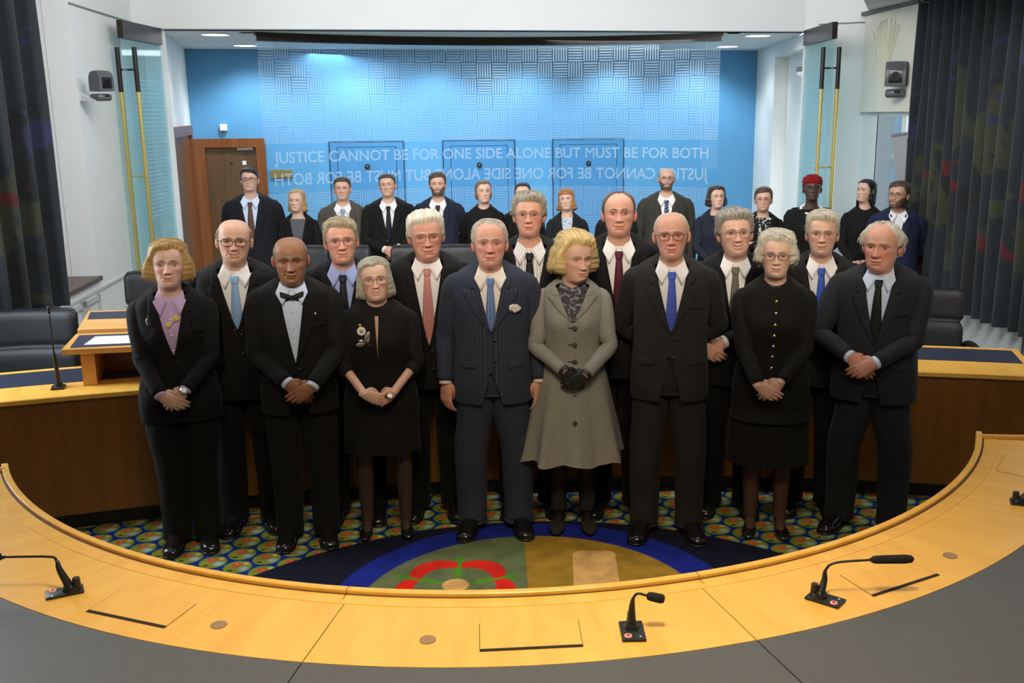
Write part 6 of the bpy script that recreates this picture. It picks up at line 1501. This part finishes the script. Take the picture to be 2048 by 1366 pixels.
PEOPLE = [
 dict(label='woman with blonde bob, black trouser suit and lavender shirt, far left of front row', x=-1.94, y=5.0, H=1.63, hs=1.0, fem=True, skin=FAIR, flush=.6, smile=.75, w=1.12, g=1.05, head=(5, 2, 2), eye=(18, -10),
      hair=dict(line='fem', col=(.48, .31, .105), col2=(.27, .155, .045), side=.016, top=.024, bob=([-.13, -.10, -.06, -.02, .03, .06], [.090, .112, .122, .118, .106, .096]), zlow=-.092, zfront=.0, flow='side', part=1.0, lift=.004, amp=.003), browc=(.25, .15, .07),
      out=dict(kind='blazer', jacket=BLACK, v=1.13, wv=.078, hem=.76, shirt=('lavender_cotton', (.50, .36, .56), dict(wr=.15)), opencol=True, lw=.07, btn=(1.10,)), arms=('clasp', .905, -.01, 0), shoes='oxford', extra=x_f1, stance=.08, tw=1.05),
 dict(label='bald bow-tied man with brown skin in black suit, front row', x=-1.33, y=5.05, H=1.65, hs=1.02, skin=BROWN, flush=.15, smile=.5, w=1.02, head=(12, 3, 0), eye=(7, -9), lip=(.17, .065, .05), fold=1.2,
      hair=dict(line='bald', col=(.16, .145, .125), side=.004, top=.003, n=120, step=.006, lift=.001, amp=.0008), browc=(.03, .025, .02),
      out=dict(kind='suit', jacket=BLACK, v=1.06, wv=.070, cut=1.0, shirt=SKY, bow=True, cuff=True), arms=('clasp', .915, .02, 1), extra=x_f2, stance=.10),
 dict(label='short woman with grey bob, round glasses and dragonfly brooch on black dress', x=-.915, y=5.12, H=1.52, hs=.95, fem=True, skin=FAIR, flush=.55, smile=1.0, open=.55, w=1.16, g=1.12, head=(4, 4, -3), eye=(14, -9), legcol=(.055, .036, .03),
      hair=dict(line='fem', col=(.43, .405, .325), col2=(.23, .21, .16), side=.008, top=.016, bob=([-.14, -.10, -.05, 0, .04], [.098, .104, .100, .094, .088]), zlow=-.115, flow='side', part=1.0, n=300, lift=.003), browc=(.3, .24, .17), glasses=('thin', .0245, .021),
      out=dict(kind='dress', jacket=BLACK, open=False, hem=.76, flare=dict(hem=.56, w=.235, f=.17, b=.17, rip=.035, folds=7), lower='none', slv=.80, cuffw=1.5), arms=('lace', .935, .0, 0), shoes='pump', extra=x_f3, stance=.12),
 dict(label='grey-haired man in blue pinstripe suit with pocket square, centre front', x=-.32, y=5.17, H=1.71, hs=1.06, skin=RUDDY, flush=1.0, smile=.15, w=1.05, g=1.05, head=(4, 2, 0), eye=(11, -9), nose=1.15, jowl=1.0, fw=.97, fold=1.3,
      hair=dict(line='high', col=(.50, .465, .385), col2=(.30, .265, .20), side=.012, top=.012, flow='side', dir=-1.0, part=-1.0, lift=.0025), browc=(.30, .22, .14),
      out=dict(kind='suit', jacket=('navy_pinstripe', (.026, .031, .050), dict(pattern='stripe', c2=(.055, .062, .09), k=.013, wr=.3)), v=1.16, wv=.076, lw=.10, hem=.765, cut=.93, shirt=('cream_cotton', (.72, .66, .58), dict(wr=.15)), tie=('blue_print_silk', (.045, .085, .23), dict(pattern='check', c2=(.20, .28, .48), k=.012)), btn=(1.12, 1.01)), arms=('side', .012), extra=x_f4, stance=.13, toe=14, tw=1.08, hand=1.02),
 dict(label='blonde woman in grey tweed coat and black gloves', x=.11, y=5.2, H=1.63, hs=1.03, fem=True, skin=PALE, flush=.4, smile=.55, w=1.02, g=1.0, head=(14, 26, 2), eye=(9, -8), glove=True, gaze=(12, 22), legcol=(.010, .009, .009),
      hair=dict(line='fem', col=(.66, .50, .22), col2=(.42, .28, .09), side=.02, top=.034, bob=([-.13, -.09, -.05, 0, .04, .07], [.098, .122, .124, .116, .112, .100]), zlow=-.100, zfront=.02, flow='back', lift=.006, amp=.004, n=320, part=-1.0), browc=(.3, .2, .1),
      out=dict(kind='coat', jacket=('grey_tweed', (.135, .130, .112), dict(pattern='tweed', c2=(.33, .315, .27), k=.004, wr=.25)), v=1.27, wv=.09, hem=1.0, lw=.08, flare=dict(hem=.455, w=.30, f=.27, b=.22, rip=.085, folds=8, **{'from': 1.03}), lower='none'), arms=('clasp', .945, .01, 1), shoes='boot', extra=x_f5, stance=.085),
 dict(label='thin-haired man in dark grey suit with bright blue tie and dark glasses', x=.62, y=5.1, H=1.755, hs=1.04, skin=RUDDY, flush=.7, smile=.45, w=1.0, head=(6, -2, -2), eye=(12, -10), jaw=.95, fw=1.0,
      hair=dict(line='recede', col=(.55, .48, .36), col2=(.40, .32, .22), side=.006, top=.002, flow='back', n=170, step=.008, lift=.001, amp=.001), browc=(.4, .3, .2), glasses=('mid', .0245, .0185),
      out=dict(kind='suit', jacket=GREYW, v=1.135, wv=.084, cut=1.0, shirt=WHITE, tie=('royal_blue_silk', (.022, .04, .30), dict(pattern='diamond', c2=(.10, .15, .50), k=.011))), arms=('behind',), stance=.12, toe=16),
 dict(label='white-haired woman in black jacket with row of gold buttons', x=1.16, y=5.1, H=1.64, hs=.98, fem=True, skin=FAIR, flush=.35, smile=.25, w=1.10, g=1.06, head=(6, -3, 0), eye=(14, -11), legcol=(.085, .042, .030),
      hair=dict(line='fem', col=(.64, .60, .49), col2=(.38, .345, .26), side=.020, top=.030, bob=([-.11, -.07, -.03, .02, .06], [.086, .100, .110, .108, .098]), zlow=-.075, zfront=.03, flow='side', dir=-1, part=-1.0, curly=.006, lift=.006, n=300), browc=(.35, .28, .2), glasses=('mid', .024, .016),
      out=dict(kind='tunic', jacket=BLACK, open=False, hem=.76, lower='skirt', skirt_hem=.44, skirt_w=.235, flare=dict(hem=.70, w=.225, f=.165, b=.16, rip=.0)), arms=('clasp', .90, -.02, 0), shoes='pump', extra=x_f7, stance=.085),
 dict(label='older white-haired man in slate suit with dark green tie, right end of front row', x=1.72, y=5.14, H=1.69, hs=1.08, skin=RUDDY, flush=.95, smile=.1, w=1.12, g=1.12, belly=.02, head=(9, -10, 0), eye=(9, -8), jowl=1.2, fw=1.0, nose=1.1, fold=1.3,
      hair=dict(line='recede', col=(.62, .575, .47), col2=(.40, .35, .26), side=.026, top=.006, flow='back', wild=.5, lift=.005, curly=.004, jit=.6), browc=(.45, .36, .26),
      out=dict(kind='suit', jacket=SLATE, v=1.10, wv=.080, cut=.99, shirt=SKY, tie=('dark_green_silk', (.006, .012, .008))), arms=('clasp', .985, -.05, 1), stance=.14, toe=20, tw=1.08, rz=-22),
 # second row
 dict(label='balding man in thick dark glasses and light blue tie behind the blonde bob', x=-1.68, y=5.25, H=1.72, hs=1.02, skin=PALE, flush=.6, smile=1.0, open=.5, w=1.10, g=1.08, head=(7, 3, 3), eye=(12, -8), jowl=.9,
      hair=dict(line='bald', col=(.28, .21, .13), side=.008, top=.004, n=160, lift=.004, wild=.3), browc=(.22, .15, .09), glasses=('dark', .0265, .019),
      out=dict(kind='suit', jacket=BLACK, v=1.16, wv=.09, shirt=WHITE, tie=('pale_blue_silk', (.22, .36, .58)), lower='trousers'), arms=('side', .0)),
 dict(label='sandy-haired man in thin glasses and blue shirt behind the bow tie', x=-1.13, y=5.36, H=1.70, hs=1.03, skin=RUDDY, flush=.6, smile=.5, open=.3, w=1.0, head=(4, 5, -2), eye=(11, -10), fw=.96,
      hair=dict(line='full', col=(.38, .315, .20), col2=(.22, .17, .10), side=.012, top=.020, flow='side', dir=-1, part=-1.0, front=.3), browc=(.3, .22, .12), glasses=('thin', .0245, .021),
      out=dict(kind='suit', jacket=BLACK, v=1.14, wv=.08, shirt=BLUESH, tie=('dark_navy_silk', (.008, .010, .018))), arms=('side', .0)),
 dict(label='white-haired man with pink tie and lowered eyes, second row', x=-.68, y=5.42, H=1.73, hs=1.09, skin=RUDDY, flush=.7, smile=.25, w=1.10, g=1.12, head=(10, 6, -2), eye=(0, -4), jowl=1.0,
      hair=dict(line='full', col=(.70, .655, .54), col2=(.46, .41, .31), side=.015, top=.024, flow='back', part=.6, lift=.002, n=280, jit=.2), browc=(.5, .4, .28), glasses=('thin', .025, .0175),
      out=dict(kind='suit', jacket=BLACK, v=1.02, wv=.085, shirt=WHITE, tie=('pink_silk', (.50, .21, .18), dict(pattern='dots', c2=(.30, .12, .12), k=.014))), arms=('side', .0)),
 dict(label='man with bushy grey curls, small glasses and black tie over striped shirt', x=-.12, y=5.46, H=1.82, hs=1.0, skin=RUDDY, flush=.6, smile=.05, w=1.06, head=(3, -2, 0), eye=(12, -10), fw=.95,
      hair=dict(line='full', col=(.34, .31, .245), col2=(.17, .15, .11), side=.022, top=.026, flow='back', curly=.009, lift=.005, jit=.8, wild=.6, n=320), browc=(.22, .17, .11), glasses=('thin', .023, .014),
      out=dict(kind='suit', jacket=CHAR, v=1.08, wv=.088, shirt=STRP, tie=('black_silk', (.007, .007, .008))), arms=('side', .0)),
 dict(label='tall man with receding brown hair and burgundy tie, second row', x=.37, y=5.45, H=1.83, hs=1.04, skin=RUDDY, flush=.5, smile=.45, w=1.12, g=1.05, head=(4, 0, 0), eye=(14, -10), jowl=.7,
      hair=dict(line='recede', col=(.115, .075, .045), col2=(.05, .032, .02), side=.008, top=.008, flow='back', lift=.0015), browc=(.06, .04, .025),
      out=dict(kind='suit', jacket=BLACK, v=1.10, wv=.08, shirt=WHITE, tie=('burgundy_silk', (.075, .010, .022))), arms=('side', .0)),
 dict(label='man with curly grey hair and brown patterned tie, smiling open-mouthed', x=1.01, y=5.44, H=1.72, hs=1.06, skin=PALE, flush=.5, smile=.9, open=.6, w=1.02, head=(3, 6, -3), eye=(13, -9), jowl=.6,
      hair=dict(line='full', col=(.30, .275, .225), col2=(.15, .135, .11), side=.018, top=.030, flow='back', curly=.006, lift=.006, jit=.6, n=280), browc=(.16, .13, .1), glasses=('thin', .0255, .019),
      out=dict(kind='suit', jacket=BLACK, v=1.08, wv=.072, shirt=WHITE, tie=('brown_pattern_silk', (.045, .032, .022), dict(pattern='check', c2=(.22, .19, .15), k=.010))), arms=('clasp', .985, -.12, 0)),
 dict(label='white-blond man in rimless glasses and blue tie behind the gold buttons', x=1.48, y=5.43, H=1.71, hs=1.0, skin=PALE, flush=.6, smile=.3, w=1.06, head=(5, -4, 0), eye=(12, -10), fw=.96,
      hair=dict(line='full', col=(.52, .475, .37), col2=(.34, .29, .20), side=.012, top=.026, flow='side', dir=-1, part=-.8, front=.2), browc=(.4, .3, .2), glasses=('rimless', .0245, .0175),
      out=dict(kind='suit', jacket=CHAR, v=1.05, wv=.085, shirt=WHITE, tie=('bright_blue_silk', (.030, .07, .34), dict(pattern='dots', c2=(.09, .16, .46), k=.013))), arms=('side', .0)),
]
def B(label, x, y, H, **k):
    d = dict(label=label, x=x, y=y, H=H, hs=.90, lod=2, group='onlookers in the back row', skin=FAIR, flush=.3, smile=.3, head=(3, 0, 0), eye=(13, -10), rz=0.5 * math.degrees(math.atan2(-x, y))); d.update(k); PEOPLE.append(d)
BRN = (.060, .036, .020); DBR = (.022, .014, .010)
B('onlooker with dark glasses and brown tie before the brown door', -2.78, 9.3, 1.77, skin=PALE, w=1.08, glasses=('dark', .027, .017), hair=dict(line='full', col=(.012, .010, .009), side=.010, top=.022, flow='side', part=-1), out=dict(kind='suit', jacket=('navy_black_wool', (.010, .011, .014)), v=1.06, wv=.085, shirt=SKY, tie=('brown_silk', (.10, .048, .024))), arms=('behind',))
B('onlooker woman with long blonde hair, black jacket over grey top', -2.38, 9.4, 1.565, fem=True, hs=.88, head=(5, -14, 0), smile=0, hair=dict(line='fem', col=(.50, .34, .13), col2=(.30, .18, .06), side=.008, top=.014, bob=([-.20, -.14, -.08, 0, .04], [.120, .114, .096, .088, .085]), zlow=-.195, flow='down', part=1.0), out=dict(kind='blazer', jacket=BLACK, v=1.05, wv=.085, shirt=('grey_knit', (.09, .095, .10), dict(wr=.2)), collar=False, cuff=False, lw=.05), arms=('clasp', .93, 0, 0))
B('onlooker in light grey suit with pale tie, short brown hair', -1.96, 9.45, 1.67, skin=PALE, smile=.3, hair=dict(line='full', col=BRN, side=.008, top=.020, flow='back', curly=.003), out=dict(kind='suit', jacket=('mid_grey_wool', (.070, .064, .052)), v=1.10, wv=.08, shirt=WHITE, tie=('grey_blue_silk', (.22, .27, .38))), arms=('side', 0), w=1.0)
B('onlooker in black suit with folded hands, grinning', -1.53, 9.45, 1.70, skin=PALE, smile=.8, open=.3, head=(3, -4, -3), hair=dict(line='full', col=BRN, side=.008, top=.016, flow='back'), out=dict(kind='suit', jacket=BLACK, v=1.10, wv=.075, shirt=WHITE, tie=('navy_silk', (.008, .010, .02))), arms=('clasp', 1.0, .03, 0), w=1.06)
B('onlooker with brown hair and full beard in navy suit with dark red tie', -1.07, 9.5, 1.70, skin=PALE, smile=0, beard=(.035, .022, .014), beard_len=.008, hair=dict(line='full', col=(.085, .05, .028), side=.012, top=.026, flow='side', part=1, fringe=1), out=dict(kind='suit', jacket=('navy_wool', (.014, .018, .034)), v=1.10, wv=.07, shirt=WHITE, tie=('dark_red_silk', (.035, .008, .012))), arms=('behind',))
B('onlooker woman in plain black round neck top, brown hair tied back', -.64, 9.5, 1.63, fem=True, head=(3, 12, 0), hair=dict(line='fem', col=(.20, .115, .055), side=.006, top=.012, bob=([-.10, -.05, 0, .04], [.074, .084, .086, .084]), zlow=-.09, flow='side', part=1), out=dict(kind='top', jacket=BLACK, open=False), arms=('behind',))
B('onlooker woman with centre-parted dark hair half hidden behind the bushy grey curls', -.27, 9.6, 1.60, fem=True, hair=dict(line='fem', col=DBR, side=.006, top=.012, bob=([-.18, -.1, 0, .04], [.10, .096, .090, .085]), zlow=-.17, flow='side'), out=dict(kind='blazer', jacket=BLACK, v=1.1, wv=.07, shirt=WHITE, collar=False, cuff=False), arms=('side', 0))
B('onlooker woman with ginger bob and fringe, lanyard over pale blouse', .15, 9.4, 1.555, fem=True, hs=.86, smile=.8, head=(2, -6, -4), hair=dict(line='fringe', col=(.36, .16, .045), col2=(.22, .08, .02), side=.010, top=.016, bob=([-.14, -.10, -.05, 0, .04], [.118, .112, .098, .090, .086]), zlow=-.13, flow='down'), out=dict(kind='blazer', jacket=('navy_black_wool', (.010, .011, .014)), v=1.02, wv=.06, shirt=('pale_print_blouse', (.45, .50, .58), dict(pattern='floral', c2=(.15, .2, .3), k=.02)), collar=False, cuff=False, lw=.06), arms=('clasp', .95, 0, 0), extra=x_b8)
B('onlooker in grey suit almost hidden behind the man with burgundy tie', .65, 9.55, 1.50, hair=dict(line='full', col=BRN, side=.01, top=.018), out=dict(kind='suit', jacket=CHAR, v=1.1, wv=.08, shirt=WHITE, tie=('navy_silk', (.008, .010, .02))), arms=('side', 0), w=1.02)
B('tall bald onlooker with dark beard and glasses in brown-grey suit with striped tie', 1.09, 9.5, 1.74, skin=PALE, smile=0, beard=(.03, .022, .016), beard_len=.004, glasses=('mid', .025, .016), w=1.08, hair=dict(line='bald', col=(.09, .07, .05), side=.003, top=.002, n=0), out=dict(kind='suit', jacket=('brown_grey_wool', (.040, .037, .031)), v=1.08, wv=.07, shirt=WHITE, tie=('striped_silk', (.012, .02, .05), dict(pattern='diag', c2=(.16, .20, .30), k=.035))), arms=('side', 0))
B('onlooker woman with dark curly bob in navy jacket, glancing aside', 1.55, 9.4, 1.57, fem=True, hs=.88, head=(3, 14, 0), smile=.2, hair=dict(line='fem', col=(.040, .022, .014), side=.014, top=.020, bob=([-.12, -.08, -.04, 0, .04], [.100, .116, .114, .104, .094]), zlow=-.105, curly=.007, flow='down'), out=dict(kind='blazer', jacket=('navy_linen', (.016, .020, .033)), v=1.22, wv=.06, shirt=('dark_print', (.02, .02, .03)), collar=False, cuff=False, lw=.05), arms=('clasp', .94, .0, 0))
B('onlooker woman with short brown hair and glasses, arms folded in black cardigan', 1.95, 9.2, 1.565, fem=True, w=1.05, skin=PALE, head=(6, -8, 0), glasses=('thin', .025, .015), smile=.1, hair=dict(line='full', col=(.085, .045, .025), side=.014, top=.022, flow='side', part=1), out=dict(kind='blazer', jacket=BLACK, v=.95, wv=.085, hem=.80, shirt=('black_white_print', (.012, .012, .012), dict(pattern='floral', c2=(.5, .5, .48), k=.03)), collar=False, cuff=False, lw=.03), arms=('fold',))
B('onlooker with dark skin in red head scarf and big pearl necklace', 2.38, 9.15, 1.67, fem=True, hs=.94, w=1.22, g=1.15, skin=DARK, flush=0, lip=(.05, .02, .018), hair=dict(line='none', col=(.01, .008, .007)), wrap=True, glasses=('thin', .024, .016), smile=0, out=dict(kind='top', jacket=BLACK, open=False, ntop=.055), arms=('clasp', .95, 0, 0), extra=x_b13)
B('onlooker woman with long straight black hair in black top, looking aside', 2.83, 9.0, 1.65, fem=True, hs=.88, head=(2, -38, 0), smile=.2, hair=dict(line='fem', col=(.010, .009, .009), side=.007, top=.012, bob=([-.2, -.1, 0, .04], [.096, .094, .09, .086]), zlow=-.19, flow='down', drape=.36), out=dict(kind='top', jacket=BLACK, open=False), arms=('clasp', .93, .0, 0), extra=x_b14, rz=-20)
B('onlooker with brown beard and glasses in dark blue jacket before the dark teal curtain', 2.97, 8.55, 1.655, hs=.95, skin=TAN, head=(4, -28, 0), beard=(.045, .026, .015), beard_len=.020, glasses=('mid', .025, .017), smile=0, hair=dict(line='full', col=(.07, .04, .024), side=.010, top=.022, flow='side', part=1), out=dict(kind='suit', jacket=('dark_blue_wool', (.012, .017, .045)), v=1.18, wv=.06, shirt=WHITE, cuff=False), arms=('behind',), rz=-15)
for p_ in PEOPLE: person(p_)
